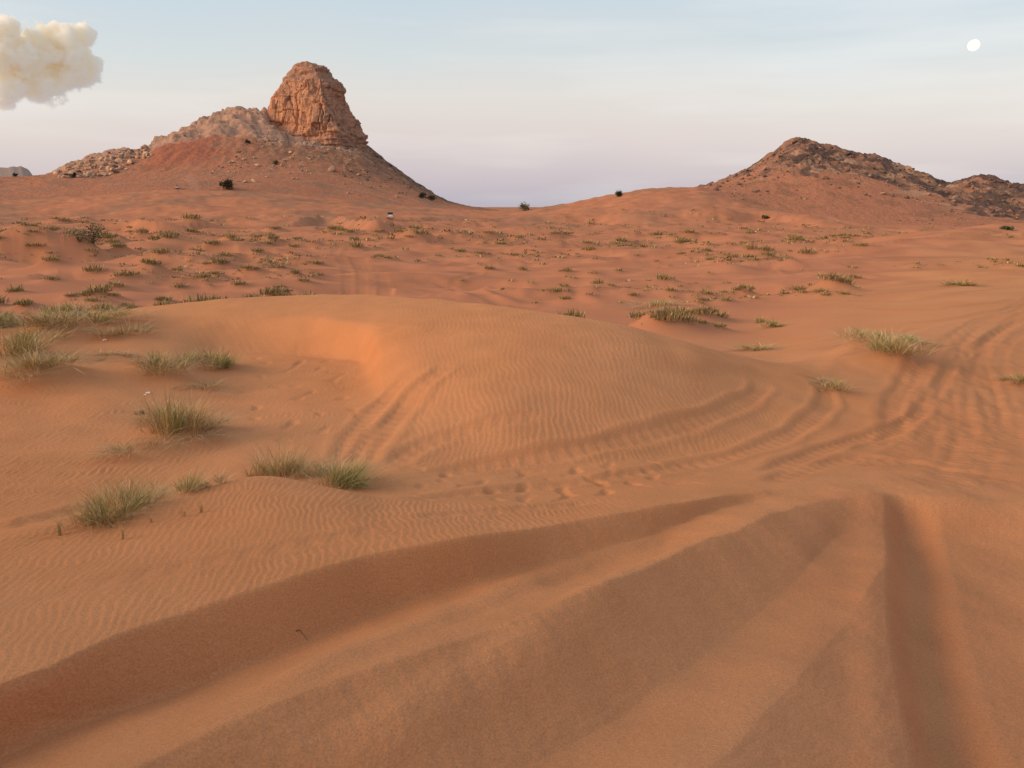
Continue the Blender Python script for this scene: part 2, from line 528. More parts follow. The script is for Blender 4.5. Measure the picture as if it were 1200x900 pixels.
def dist_to(poly, reach):
    """flat indices near a ground line, with distance, side (+ = right of travel) and arc position"""
    lo = poly.min(0) - reach; hi = poly.max(0) + reach
    sel = np.nonzero((X > lo[0]) & (X < hi[0]) & (Y > lo[1]) & (Y < hi[1]))
    x, y = X[sel], Y[sel]
    best = np.full(len(x), 1e9); side = np.zeros(len(x)); arc = np.zeros(len(x))
    s0 = 0.0
    for p, q in zip(poly[:-1], poly[1:]):
        d = q - p; L = math.hypot(*d)
        if L < 1e-9: continue
        t = np.clip(((x - p[0]) * d[0] + (y - p[1]) * d[1]) / (L * L), 0, 1)
        ex, ey = x - p[0] - t * d[0], y - p[1] - t * d[1]
        dd = np.hypot(ex, ey)
        m = dd < best
        best[m] = dd[m]
        side[m] = np.sign(ex * d[1] - ey * d[0])[m]
        arc[m] = (s0 + t * L)[m]
        s0 += L
    k = best < reach
    return (sel[0][k], sel[1][k]), best[k], side[k], arc[k], s0


_g = Z.copy()
for pl, h_, bk, fr_ in [
    ([(-40, 300), (10, 300), (50, 303), (90, 304), (140, 300)], 1.5, 9, 3.2),
    ([(120, 268), (150, 268), (180, 270), (225, 273)], 1.2, 14, 3.0),
    ([(320, 268), (360, 263), (400, 262), (440, 268), (470, 268)], 1.4, 16, 3.5),
    ([(440, 262), (500, 258), (560, 259), (620, 262)], 0.7, 18, 4),
    ([(620, 262), (680, 259), (740, 258), (790, 263)], 0.9, 22, 5),
    ([(800, 258), (840, 255), (890, 255), (950, 262), (990, 268)], 1.2, 22, 6),
    ([(170, 290), (220, 292), (270, 296), (320, 292)], 0.45, 8, 2.5),
    ([(20, 330), (70, 326), (130, 326), (180, 332)], 0.35, 6, 2),
    ([(600, 300), (660, 297), (720, 300), (780, 308)], 0.35, 9, 3),
    ([(840, 318), (900, 313), (960, 316)], 0.3, 7, 2.5),
    ([(230, 312), (290, 308), (340, 309)], 0.35, 6, 2),
    ([(760, 285), (820, 280), (880, 283)], 0.5, 12, 4),
    ([(940, 312), (1000, 301), (1060, 291), (1120, 284), (1220, 277), (1320, 272)], 0.75, 26, 14),
]:
    bank(pl, h_, bk, fr_, _g)

DISTURB = np.zeros_like(Z)            # 0..1 churned by wheels and feet: no ripples there, sand turned over
GROUND0 = Z.copy()


def carve(pixels, half, depth, berm=0.35, fade=0.12, tread=0.0, churn=1.0, world=None):
    pts = world if world is not None else [ray_ground(px, py, GROUND0) for px, py in pixels]
    poly = spline(pts)
    reach = half * 3.2
    (I, J), d, side, arc, L = dist_to(poly, reach)
    if not len(d): return poly
    e = sstep(0, fade * L + 1e-6, arc) * (1 - sstep((1 - fade) * L, L + 1e-6, arc)) if fade > 0 else 1.0
    wob = 1 + 0.25 * noise2(arc / (half * 5), side * 0 + 3.3, 4)
    u = d / (half * wob)
    prof = -depth * (1 - sstep(0.45, 1.15, u)) + berm * depth * np.exp(-((u - 1.45) / 0.42) ** 2)
    if tread:
        prof += tread * np.sin(arc * 2 * math.pi / 0.16 + side * d * 14) * (u < 0.8)
    Z[I, J] += prof * e
    DISTURB[I, J] = np.maximum(DISTURB[I, J], churn * e * (1 - sstep(1.0, 1.9, u)))
    return poly


# --- wheel ruts and tracks -------------------------------------------------
# step-sided rut to the right of the photographer
pts = [ray_ground(px, py, GROUND0) for px, py in [(1058, 575), (1064, 600), (1070, 650), (1076, 710), (1092, 790), (1122, 900), (1160, 1010)]]
poly = spline(pts)
(I, J), d, side, arc, L = dist_to(poly, 1.3)
s = -d * side                                           # travelled towards the camera: flip so + is photo-right
e = sstep(0, 0.5, arc)
prof = -0.15 * sstep(-0.17, 0.0, s) + 0.075 * sstep(0.06, 0.24, s) + 0.075 * sstep(0.25, 1.2, s) + 0.02 * np.exp(-((s + 0.24) / 0.09) ** 2)
Z[I, J] += prof * e
GROUND0[I, J] += prof * e
DISTURB[I, J] = np.maximum(DISTURB[I, J], e * (1 - sstep(0.3, 0.9, np.abs(s))))

# tracks round the foot of the dune
for pl, hw, dp in [
    ([(440, 588), (560, 578), (700, 562), (800, 547), (880, 527), (935, 503), (965, 478), (968, 462), (950, 444)], 0.15, 0.05),
    ([(470, 562), (560, 548), (660, 530), (760, 508), (840, 484), (885, 462), (892, 448), (880, 437)], 0.15, 0.045),
    ([(0, 620), (60, 607), (130, 594), (200, 586)], 0.16, 0.05),
    ([(420, 545), (450, 505), (485, 462), (515, 436), (528, 425)], 0.17, 0.075),
    ([(400, 545), (420, 505), (455, 465), (490, 432)], 0.16, 0.05),
    ([(455, 548), (500, 520), (560, 500), (640, 488)], 0.14, 0.03),
    ([(480, 607), (540, 602), (620, 596), (700, 587)], 0.10, 0.025),
    ([(40, 700), (200, 668), (340, 640), (470, 617)], 0.10, 0.012),
]:
    carve(pl, hw * 0.8, dp * (0.28 if pl[0] in ((420, 545), (400, 545)) else 0.45), tread=0.003, churn=0.25, berm=0.7)

carve([(300, 835), (420, 778), (560, 722), (700, 668), (830, 618)], 0.20, 0.035, tread=0.0, churn=0.1, berm=0.5)

# the churned track that comes in from the right
rng = np.random.default_rng(4)
for pl in [
    [(1088, 612), (1100, 550), (1110, 500), (1108, 450), (1118, 415), (1145, 383), (1215, 348)],
    [(1064, 575), (1052, 525), (1048, 480), (1062, 445), (1092, 412), (1130, 385), (1210, 356)],
    [(1130, 600), (1150, 550), (1165, 500), (1160, 455), (1150, 420), (1165, 390), (1215, 368)],
    [(1078, 550), (1086, 505), (1076, 465), (1083, 435), (1106, 405), (1150, 372), (1215, 342)],
    [(1196, 545), (1184, 490), (1172, 440), (1178, 405), (1215, 380)],
    [(1118, 560), (1132, 510), (1126, 470), (1136, 430), (1160, 395), (1215, 362)],
    [(960, 545), (1030, 520), (1080, 480), (1110, 440), (1150, 400), (1200, 375)],
    [(1100, 600), (1118, 545), (1140, 490), (1138, 440), (1130, 405), (1150, 378)],
]:
    carve(pl, rng.uniform(0.08, 0.13), rng.uniform(0.007, 0.014), tread=0.003, berm=0.55, churn=0.6)
for pl, hw, dp in [
    ([(890, 556), (930, 540), (985, 520), (1040, 505), (1085, 480)], 0.15, 0.07),
    ([(900, 566), (950, 548), (1010, 536), (1060, 540)], 0.15, 0.05),
    ([(1050, 505), (1048, 470), (1070, 440), (1100, 415)], 0.2, 0.05),
    ([(1185, 520), (1160, 470), (1150, 430), (1165, 395), (1200, 372)], 0.2, 0.05),
    ([(780, 348), (900, 352), (1010, 352), (1100, 348), (1200, 336)], 0.35, 0.08),
    ([(860, 343), (960, 345), (1060, 342), (1200, 326)], 0.35, 0.07),
    ([(1000, 360), (1090, 362), (1150, 356), (1200, 350)], 0.28, 0.06),
    ([(1040, 378), (1100, 376), (1160, 366), (1210, 356)], 0.25, 0.05),
    ([(940, 412), (1000, 403), (1060, 388), (1110, 380)], 0.22, 0.06),
    ([(900, 408), (960, 400), (1000, 394)], 0.22, 0.05),
    ([(1000, 545), (1060, 540), (1120, 552), (1200, 560)], 0.15, 0.05),
]:
    carve(pl, hw * 0.8, dp * 0.4, tread=0.003, churn=0.6)
for pl, hw, dp in [
    ([(393, 347), (408, 328), (405, 312), (392, 298), (400, 284)], 0.5, 0.14),
    ([(410, 347), (424, 328), (420, 312), (404, 298), (412, 284)], 0.5, 0.14),
    ([(430, 347), (450, 335), (432, 318), (420, 300)], 0.5, 0.12),
    ([(430, 330), (500, 340), (580, 352), (650, 360)], 0.6, 0.16),
    ([(450, 322), (520, 335), (600, 348), (660, 356)], 0.6, 0.14),
    ([(500, 338), (540, 326), (570, 318)], 0.5, 0.1),
]:
    carve(pl, hw * 0.8, dp * (0.16 if pl[0][1] == 347 else 0.5), tread=0.0, churn=0.5)

# churned pits where people walked at the foot of the dune
foot = between(K_RIM, K_FOOT, 0.02) * sstep(430, 520, xpx(AZ2)) * (1 - sstep(760, 860, xpx(AZ2)))
pit = np.clip(noise2(X / 0.16, Y / 0.22, 31) - 0.25, 0, 1)
Z -= 0.055 * pit * foot
bowl = between(K_FOOT, K_MID, 0.05) * sstep(250, 300, xpx(AZ2)) * (1 - sstep(400, 450, xpx(AZ2)))
Z -= 0.045 * np.clip(noise2(X / 0.2, Y / 0.3, 33) - 0.35, 0, 1) * bowl
churn = sstep(1030, 1075, xpx(AZ2)) * (1 - sstep(1190, 1260, xpx(AZ2))) * between(K_TA, K_UP, 0.04)
Z += churn * (0.011 * fbm2(X / 0.4, Y / 0.9, 4, 61, 0.6))
DISTURB = np.maximum(DISTURB, churn * 0.8)
# low hummocks among the scrub
hm = sstep(26, 40, R2) * (1 - sstep(150, 220, R2)) * (1 - np.clip(DISTURB * 2, 0, 1)) * (1 - 0.7 * sstep(0.36, 0.5, AZ2)) * sstep(-0.25, 0.35, noise2(X / 18, Y / 18, 55))
Z += hm * (0.20 * np.clip(noise2(X / 1.7, Y / 2.2, 56) - 0.05, 0, 1) + 0.10 * fbm2(X / 3.5, Y / 3.5, 2, 57))
# slumps and small fans on the steep near faces
face = (between(K_TA, K_CA, 0.012) + between(K_TB, K_CB, 0.012)) * (1 - sstep(900, 980, xpx(AZ2)))
Z += face * (0.005 * fbm2((X + 0.8 * Y) / 0.17, (Y - 0.8 * X) / 0.6, 4, 72, 0.6))
# lumps on the near slopes
nearslope = 1 - sstep(0.97, 1.03, R2 / RK[K_CA][None, :])
Z += nearslope * (0.014 * fbm2(X / 0.55 + 0.4 * Y, Y / 0.9, 3, 81) + 0.0022 * fbm2((X + 0.8 * Y) / 0.14, (Y - 0.8 * X) / 0.05, 3, 83, 0.6))

# --- wind ripples -----------------------------------------------------------
def ripples(x, y, lam, ang, seed, sinu=0.55):
    ca, sa = math.cos(ang), math.sin(ang)
    u, v = x * ca + y * sa, -x * sa + y * ca
    ph = u / lam + sinu * noise2(u / (lam * 5), v / (lam * 4.2), seed) + 1.6 * noise2(x / (lam * 16), y / (lam * 16), seed + 1)
    ph = ph + 0.30 * noise2(u / (lam * 1.7), v / (lam * 2.6), seed + 2)
    p = 2 * math.pi * ph
    return np.sin(p + 0.55 * np.sin(p)) * (0.8 + 0.35 * noise2(u / (lam * 3), v / (lam * 3), seed + 3))


iR = RR < 17
jC = np.abs(AZ) < HALF * 1.02
blk = np.ix_(iR, jC)
xs, ys, xp = X[blk], Y[blk], xpx(AZ2)[blk]
quiet = (1 - np.clip(DISTURB[blk] * 1.3, 0, 1))
gz_r = np.gradient(Z, axis=0)[blk] / np.gradient(RR)[iR][:, None]
steep = sstep(0.33, 0.6, np.abs(gz_r))
m_pl = between(K_CA, K_RIM, 0.02)[blk] * (1 - sstep(620, 860, xp))
m_pl2 = between(K_PL, K_GUL, 0.02)[blk] * (1 - sstep(700, 900, xp))
mA = np.clip(m_pl * 0.95 + 0.15 * m_pl2, 0, 1)
mB = between(K_GUL, K_BOWL, 0.03)[blk] * (1 - sstep(170, 290, xp)) + 0.9 * between(K_FOOT, K_MID, 0.03)[blk] * (1 - sstep(390, 440, xp)) * (0.45 + 0.55 * sstep(0.0, 0.5, noise2(xs / 1.5, ys / 1.5, 44)))
mC = between(K_FOOT, K_CREST, 0.02)[blk] * sstep(430, 520, xp) * (1 - sstep(900, 985, xp)) + 0.2 * between(K_UP, K_CREST, 0.03)[blk] * (1 - sstep(430, 520, xp)) * sstep(200, 330, xp)
patch = 0.75 + 0.35 * noise2(xs / 1.1, ys / 1.1, 45)
rip = (0.0037 * mA * ripples(xs, ys, 0.043, 0.18, 101)
       + 0.0078 * np.clip(mB, 0, 1) * ripples(xs, ys, 0.054, -0.12, 111)
       + 0.0033 * mC * ripples(xs, ys, 0.064, 0.06, 121, 0.45))
# streaks running down the slip face of the bowl
slip = between(K_MID, K_UP, 0.02)[blk] * sstep(180, 260, xp) * (1 - sstep(420, 500, xp))
rip += 0.0035 * slip * ripples(xs + ys * 0.5, ys * 0.5, 0.12, 0.4, 131, 0.5)
Z[blk] += rip * quiet * np.clip(patch, 0.2, 1.2) * (1 - 0.8 * steep)

# --- little sand mounds gathered by plants -----------------------------------
MOUND = []


def mound(x, y, h, w, wy=None):
    wy = wy or w
    r = math.hypot(x, y); a = math.atan2(x, y); q = 2.6 * max(w, wy)
    i0, i1 = np.searchsorted(RR, max(r - q, 0.06)), np.searchsorted(RR, r + q)
    da = min(math.asin(min(0.99, q / r)), 1.2)
    j0, j1 = np.searchsorted(AZ, a - da), np.searchsorted(AZ, a + da)
    if i1 <= i0 or j1 <= j0: return
    ex, ey = X[i0:i1, j0:j1] - x, Y[i0:i1, j0:j1] - y
    d2 = (ex / w) ** 2 + (ey / wy) ** 2
    Z[i0:i1, j0:j1] += h * np.exp(-d2)
    VEG[i0:i1, j0:j1] = np.maximum(VEG[i0:i1, j0:j1], np.exp(-d2 * 1.3))


VEG = np.zeros_like(Z)

# near clumps: (photo x, photo y of the base, width px, height px, share of green, blades, sand mound m, label)
CLUMPS = [
    (132, 606, 88, 52, 0.78, 620, 0.03, 'dense green grass clump with straw tips at the edge of the gully, beside thin wisps'),
    (216, 580, 46, 38, 0.5, 240, 0.02, 'thin pale green grass clump on the rim between two thicker clumps'),
    (333, 558, 58, 46, 0.42, 430, 0.02, 'half dry upright grass clump on the rim beside the greenest clump'),
    (403, 571, 74, 46, 0.9, 680, 0.04, 'greenest bushy grass clump leaning right at the end of the rim'),
    (208, 514, 60, 62, 0.5, 620, 0.10, 'tall olive grass clump on a small sand mound with bare roots'),
    (168, 530, 56, 16, 0.08, 170, 0.07, 'straggle of dry roots and straw on the foot of the sand mound'),
    (262, 435, 46, 28, 0.85, 380, 0.06, 'bright green grass tuft at the mouth of the sand bowl'),
    (196, 441, 56, 28, 0.35, 380, 0.10, 'olive and straw grass clump beside the bright green tuft'),
    (226, 432, 36, 24, 0.25, 220, 0.05, 'mostly dry grass between the olive clump and the bright green tuft'),
    (236, 455, 44, 12, 0.04, 170, 0.02, 'flattened straw grass lying on sand below the bright green tuft'),
    (48, 446, 62, 28, 0.3, 420, 0.16, 'drooping straw grass on a sandy hummock at the left slope'),
    (20, 424, 52, 40, 0.5, 460, 0.10, 'grey green grass clump behind the drooping straw hummock'),
    (100, 390, 70, 24, 0.25, 380, 0.10, 'wide dry grass patch on the dune shoulder'),
    (62, 392, 56, 26, 0.4, 380, 0.10, 'olive grass patch joining the wide dry one on the shoulder'),
    (146, 397, 46, 20, 0.06, 260, 0.06, 'bleached straw tuft at the end of the dune shoulder'),
    (14, 390, 50, 28, 0.75, 420, 0.10, 'dark green rush clump at the far end of the shoulder'),
    (84, 368, 34, 15, 0.5, 240, 0.08, 'rounded olive tuft just beyond the dune shoulder'),
    (132, 418, 26, 10, 0.12, 110, 0.03, 'tiny straw tuft on open sand between grass patches'),
    (163, 486, 14, 12, 0.4, 70, 0.01, 'tiny olive sprig left of the tall olive clump'),
    (73, 628, 11, 34, 0.3, 26, 0.0, 'thin upright wisp of grass beside the dense green clump'),
    (142, 632, 10, 32, 0.1, 22, 0.0, 'lone pale straw wisp on the rippled sand in front of the dense green clump'),
    (178, 612, 8, 24, 0.05, 14, 0.0, 'few faint straw stalks on rippled sand below the rim'),
    (218, 604, 10, 24, 0.05, 16, 0.0, 'sparse straw stalks below the thin pale green clump'),
    (238, 600, 10, 26, 0.08, 16, 0.0, 'second bunch of straw stalks below the thin pale green clump'),
    (1046, 428, 62, 26, 0.55, 480, 0.25, 'largest grass clump on the hummock beside the churned wheel track'),
    (1010, 414, 46, 18, 0.3, 300, 0.12, 'dry grass on the left end of the hummock beside the wheel track'),
    (1062, 406, 40, 12, 0.55, 260, 0.12, 'olive tuft on top of the hummock beside the wheel track'),
    (1022, 402, 28, 12, 0.5, 200, 0.08, 'small tuft at the back of the hummock beside the wheel track'),
    (888, 411, 38, 11, 0.7, 260, 0.05, 'low green tuft just past the tail of the smooth dune'),
    (907, 384, 26, 12, 0.75, 220, 0.05, 'green tuft of a close pair on the flat, the wider one'),
    (891, 378, 14, 11, 0.75, 140, 0.03, 'green tuft of a close pair on the flat, the narrower one'),
    (977, 459, 32, 16, 0.22, 240, 0.06, 'brown drooping tuft at the end of the curved tyre mark'),
    (951, 445, 24, 7, 0.0, 60, 0.02, 'dead brown twigs lying beside the drooping tuft'),
    (1122, 335, 24, 10, 0.65, 220, 0.06, 'lone olive tuft on the bare slope of the long dune'),
    (1194, 449, 22, 12, 0.45, 200, 0.06, 'grass tuft on the far side of the churned wheel track'),
    (25, 452, 50, 16, 0.1, 220, 0.05, 'straw spilling down the front of the sandy hummock'),
    (118, 382, 50, 18, 0.15, 260, 0.05, 'straw patch on the crest end of the dune shoulder'),
    (38, 405, 60, 22, 0.25, 300, 0.08, 'dry grass band between the grey green clump and the shoulder'),
    (70, 428, 30, 12, 0.1, 140, 0.03, 'small straw tuft between the hummock and the open sand'),
    (176, 432, 34, 20, 0.2, 200, 0.05, 'straw fringe left of the olive and straw clump'),
    (246, 428, 34, 20, 0.45, 200, 0.04, 'pale green fringe touching the bright green tuft'),
    (192, 498, 40, 34, 0.25, 260, 0.05, 'straw stalks crowding the left side of the tall olive clump'),
    (236, 508, 50, 20, 0.05, 200, 0.02, 'bleached straw swept right from the tall olive clump'),
    (300, 558, 30, 34, 0.1, 130, 0.0, 'fine straw stalks left of the half dry clump'),
    (365, 562, 34, 30, 0.3, 150, 0.0, 'thin grass filling the gap before the greenest clump'),
    (160, 590, 50, 40, 0.2, 220, 0.0, 'straw haze behind the dense green clump'),
    (250, 570, 34, 22, 0.2, 120, 0.0, 'low straw to the right of the thin pale green clump'),
    (783, 373, 32, 14, 0.55, 260, 0.1, 'olive tuft just beyond the crest of the smooth dune'),
    (768, 361, 46, 12, 0.45, 300, 0.1, 'wide straw topped tuft behind the olive one past the crest'),
]
CL = []
for c in CLUMPS:
    x, y = ray_ground(c[0], c[1], GROUND0)
    r = math.hypot(x, y)
    slant = math.hypot(r, GROUND0[np.searchsorted(RR, r), np.searchsorted(AZ, math.atan2(x, y))])
    CL.append((x, y, c[2] / FPX * slant, c[3] / FPX * slant))
for c, (x, y, w, h) in zip(CLUMPS, CL):
    if c[6] > 0:
        mound(x, y + 0.12 * w, c[6] * min(1.0, max(0.35, w / 0.6)), w * 0.75, w * 0.6)
x, y = ray_ground(1038, 416, GROUND0)
mound(x, y, 0.22, 0.75, 0.7)

# scattered tufts of the wide flat: found by a patchy density over the ground
rng = np.random.default_rng(77)
TUFT = []
for (px, py, w) in [(630, 357, 14), (638, 346, 15), (660, 339, 20), (622, 335, 14), (597, 331, 13), (573, 318, 20), (612, 318, 18), (634, 311, 13), (655, 320, 12), (700, 322, 16), (715, 336, 14),
                    (742, 349, 18), (690, 296, 26), (655, 287, 16), (745, 301, 13), (560, 312, 12), (800, 300, 18), (830, 322, 12), (880, 298, 22), (1000, 328, 22), (975, 335, 20), (985, 343, 30), (940, 348, 18), (960, 325, 16),
                    (850, 356, 20), (835, 352, 14), (920, 345, 12), (760, 330, 12), (725, 318, 14), (670, 327, 12), (700, 305, 12), (667, 345, 14), (725, 356, 12), (690, 350, 16), (590, 340, 14), (540, 330, 12),
                    (45, 297, 30), (225, 262, 34), (35, 268, 20), (75, 262, 18), (60, 330, 24), (110, 320, 30), (150, 330, 34), (20, 345, 26), (30, 365, 30), (85, 352, 22), (135, 340, 30), (190, 302, 28), (250, 290, 24),
                    (130, 285, 26), (40, 285, 18), (20, 280, 16), (200, 282, 24), (270, 283, 20), (320, 285, 22), (345, 300, 16), (300, 322, 22), (355, 332, 24), (375, 325, 20), (330, 318, 22), (240, 330, 26), (280, 338, 22), (210, 340, 24), (330, 340, 24), (378, 312, 16), (262, 316, 20), (175, 318, 26), (60, 310, 22)]:
    x, y = ray_ground(px, py, GROUND0)
    sl = math.hypot(x, y)
    TUFT.append((x, y, w / FPX * sl))
n_named = len(TUFT)
tries = 0
while len(TUFT) < 4800 and tries < 60000:
    tries += 1
    r = math.sqrt(rng.uniform(24 ** 2, 250 ** 2)) if rng.random() < 0.5 else rng.uniform(24, 150)
    a = rng.uniform(-0.66, 0.62)
    x, y = r * math.sin(a), r * math.cos(a)
    xq = 600 + 900 * math.tan(a)
    dens = 0.22 + 1.9 * float(noise2(x / 16, y / 16, 201)) + 0.5 * float(noise2(x / 5, y / 5, 202))
    if xq > 620: dens -= 0.12 + 0.6 * (xq > 1010)
    if xq > 850 and r < 38: dens -= 1.2
    if 380 < xq < 640 and r < 75: dens -= 1.0
    if xq < 390: dens += 0.12
    i = np.searchsorted(RR, r); j = np.searchsorted(AZ, a)
    if DISTURB[i, j] > 0.15: continue
    if rng.random() > dens: continue
    if abs(a) < HALF and r < RK[K_LEE][j] * 1.15: continue
    TUFT.append((x, y, float(np.clip(rng.lognormal(-0.85, 0.6), 0.16, 1.7) * (1 + 0.9 * sstep(45, 130, r)))))
for k, (x, y, w) in enumerate(TUFT):
    mound(x, y + 0.2 * w, 0.16 * w * rng.uniform(0.6, 1.6), w * 0.62, w * 0.7)

# --- colour of the sand itself ------------------------------------------------
def ground_colour():
    pale = np.array([0.57, 0.266, 0.130]); deep = np.array([0.54, 0.20, 0.072]); turned = np.array([0.45, 0.192, 0.096]); red = np.array([0.46, 0.187, 0.106])
    n1 = 0.5 + 0.5 * np.clip(fbm2(X / 3.1, Y / 3.1, 3, 301), -1, 1) * (1 - sstep(30, 80, R2)) + 0.5 * np.clip(fbm2(X / 30, Y / 20, 3, 302), -1, 1) * sstep(20, 60, R2)
    c = pale[None, None] * (1 - 0.45 * n1[..., None]) + deep[None, None] * (0.45 * n1[..., None])
    far = (sstep(0.0, 1.0, (R2 / RK[K_CREST][None, :] - 1.0) / np.interp(xpx(AZ2), [0, 650, 900, 1100], [0.5, 0.5, 2.5, 5.0]) + 0.25 * noise2(X / 4, Y / 4, 330) * (R2 > 16)) * 0.85)[..., None]
    c = c * (1 - far) + red * far
    dm = np.clip(DISTURB * 0.45, 0, 1)[..., None]
    c = c * (1 - dm) + turned * dm
    # plant litter darkens the mounds
    vg = (VEG * 0.35)[..., None]
    c = c * (1 - vg) + np.array([0.28, 0.15, 0.075]) * vg
    # gravelly grey-brown patches on the far flat in front of the hill
    gv = (sstep(110, 230, R2) * sstep(0.0, 0.6, fbm2(X / 26, Y / 44, 4, 310) + 0.1) * (1 - 0.5 * sstep(-0.02, 0.25, AZ2)) * 0.85)[..., None]
    c = c * (1 - gv) + np.array([0.33, 0.17, 0.105]) * gv
    mot = 1 + 0.05 * fbm2(X / 0.4, Y / 0.4, 2, 315) * (1 - sstep(10, 25, R2)) + 0.16 * fbm2(X / 4.5, Y / 3.2, 3, 316) * sstep(25, 60, R2)
    return c * mot[..., None]


GC = ground_colour()
V = np.stack([X, Y, Z + EYE], -1).reshape(-1, 3)
q = grid_quads(NR, NCOL)[:, ::-1]
# join first and last azimuth column
i = np.arange(NR - 1) * NCOL
q2 = np.stack([i + NCOL - 1, i + NCOL, i + 2 * NCOL - 1 + 0 * i, i + NCOL - 1], -1)
i = np.arange(NR - 1)
q2 = np.stack([i * NCOL + NCOL - 1, (i + 1) * NCOL + NCOL - 1, (i + 1) * NCOL, i * NCOL], -1)
cap = np.stack([np.full(NCOL - 1, NR * NCOL), np.arange(1, NCOL), np.arange(NCOL - 1)], -1)
cap = np.vstack([cap, [[NR * NCOL, 0, NCOL - 1]]])
V = np.vstack([V, [[0, 0, -1.66 + EYE]]])
cc = np.vstack([GC.reshape(-1, 3), GC[0, 0][None]])
ground = link(bpy.data.objects.new('sand_ground', np_mesh('sand_ground', V, np.vstack([q, q2]), cap, [M_SAND], True, cc)))
tag(ground, 'rippled orange desert sand with dunes, wheel ruts and tracks', 'sand', kind='structure')


# ------------------------------------------------------------------ the rocky hills
def hill_grid(feats, xa, xb, ncol, rr):
    az = np.linspace(pix(xa, 450)[0], pix(xb, 450)[0], ncol)
    Rk, Zk = feature_arrays(feats, az)
    for k in range(1, len(Rk)):
        Rk[k] = np.maximum(Rk[k], Rk[k - 1] * 1.005)
    Zg = np.zeros((len(rr), ncol))
    for c in range(ncol):
        Zg[:, c] = 0.75 * pchip(Rk[:, c], Zk[:, c], rr) + 0.25 * np.interp(rr, Rk[:, c], Zk[:, c])
    Xg = rr[:, None] * np.sin(az)[None]; Yg = rr[:, None] * np.cos(az)[None]
    return az, Xg, Yg, Zg, Rk, Zk


BUTTE = [
    [(-300, 'r', 375, -8), (0, 'r', 375, -6), (200, 'r', 375, -3), (400, 'r', 375, -5), (520, 'r', 375, -9), (700, 'r', 375, -14)],
    [(-300, 236, 'r', 425), (0, 231, 'r', 425), (100, 224, 'r', 425), (200, 216, 'r', 425), (300, 217, 'r', 425), (400, 228, 'r', 425), (500, 242, 'r', 425), (560, 248.5, 'r', 425), (640, 256, 'r', 425), (700, 256, 'r', 425)],
    [(-300, 229, 'r', 470), (0, 217, 'r', 470), (60, 210, 'r', 470), (120, 207, 'r', 470), (180, 202, 'r', 470), (240, 196, 'r', 470), (300, 193, 'r', 470), (360, 195, 'r', 470), (420, 207, 'r', 470), (470, 221, 'r', 470), (520, 239, 'r', 470), (560, 246.5, 'r', 470), (640, 258, 'r', 470), (700, 258, 'r', 470)],
    [(-300, 222, 'r', 515), (0, 211, 'r', 515), (60, 206, 'r', 515), (80, 202, 'r', 515), (120, 193, 'r', 515), (172, 181, 'r', 515), (190, 172, 'r', 515), (230, 166, 'r', 515), (300, 163, 'r', 515), (360, 168, 'r', 515), (420, 178, 'r', 515), (460, 203, 'r', 515), (500, 226, 'r', 515), (530, 240, 'r', 515), (560, 245.5, 'r', 515), (640, 260, 'r', 515), (700, 260, 'r', 515)],
    [(-300, 218, 'r', 560), (0, 209, 'r', 560), (50, 206, 'r', 560), (68, 200, 'r', 560), (82, 192, 'r', 560), (100, 185.5, 'r', 560), (130, 178, 'r', 560), (172, 173, 'r', 560), (182, 164, 'r', 560), (205, 156, 'r', 560), (222, 149, 'r', 560), (240, 138, 'r', 560), (265, 130, 'r', 560), (296, 126, 'r', 560), (309, 130, 'r', 560), (330, 148, 'r', 560), (360, 164, 'r', 560), (415, 176, 'r', 560), (428, 172, 'r', 560), (445, 184, 'r', 560), (470, 202, 'r', 560), (500, 222, 'r', 560), (528, 237, 'r', 560), (560, 243.5, 'r', 560), (600, 250, 'r', 560), (640, 262, 'r', 560), (700, 264, 'r', 560)],
    [(-300, 'r', 640, 0), (0, 'r', 640, 6), (200, 'r', 640, 26), (300, 'r', 640, 40), (400, 'r', 640, 32), (500, 'r', 640, -4), (700, 'r', 640, -20)],
    [(-300, 'r', 760, -15), (700, 'r', 760, -22)],
]
rr = np.concatenate([np.linspace(375, 455, 45)[:-1], np.linspace(455, 575, 150)[:-1], np.linspace(575, 760, 40)])
az, HX, HY, HZ, HR, HK = hill_grid(BUTTE, -260, 690, 480, rr)
hx = 600 + 900 * np.tan(az)[None] + 0 * HX
frac = (rr[:, None] + 0 * HX)
sh = sstep(170, 195, hx) * (1 - sstep(405, 432, hx)) * sstep(np.interp(hx, [300, 340, 430], [512, 500, 496]), np.interp(hx, [300, 340, 430], [530, 512, 508]), frac + 5 * fbm2(HX / 14, HY / 14, 3, 5))        # rocky shoulder
scree = sstep(280, 340, hx) * (1 - sstep(500, 535, hx)) * sstep(462, 500, frac + 12 * fbm2(HX / 20, HY / 20, 3, 7))       # stony slope under the cliff
out = sstep(72, 90, hx) * (1 - sstep(165, 182, hx)) * sstep(505, 530, frac)
rough = np.clip(sh + 0.4 * scree + 0.7 * out, 0, 1)
rg = fbm2(HX / 11, HY / 11, 5, 21, 0.55)
ridged = 1 - np.abs(fbm2(HX / 16, HY / 10, 4, 27, 0.55))
HZ = HZ + rough * (2.0 * rg + 3.4 * (ridged - 0.72)) + 0.9 * (0.6 - np.abs(fbm2(HX / 9, HY / 30, 3, 35))) * sstep(440, 500, frac) + 0.35 * fbm2(HX / 4, HY / 4, 3, 36, 0.6) * sstep(430, 490, frac) + 0.45 * fbm2(HX / 22, HY / 15, 4, 31) * sstep(375, 430, frac)
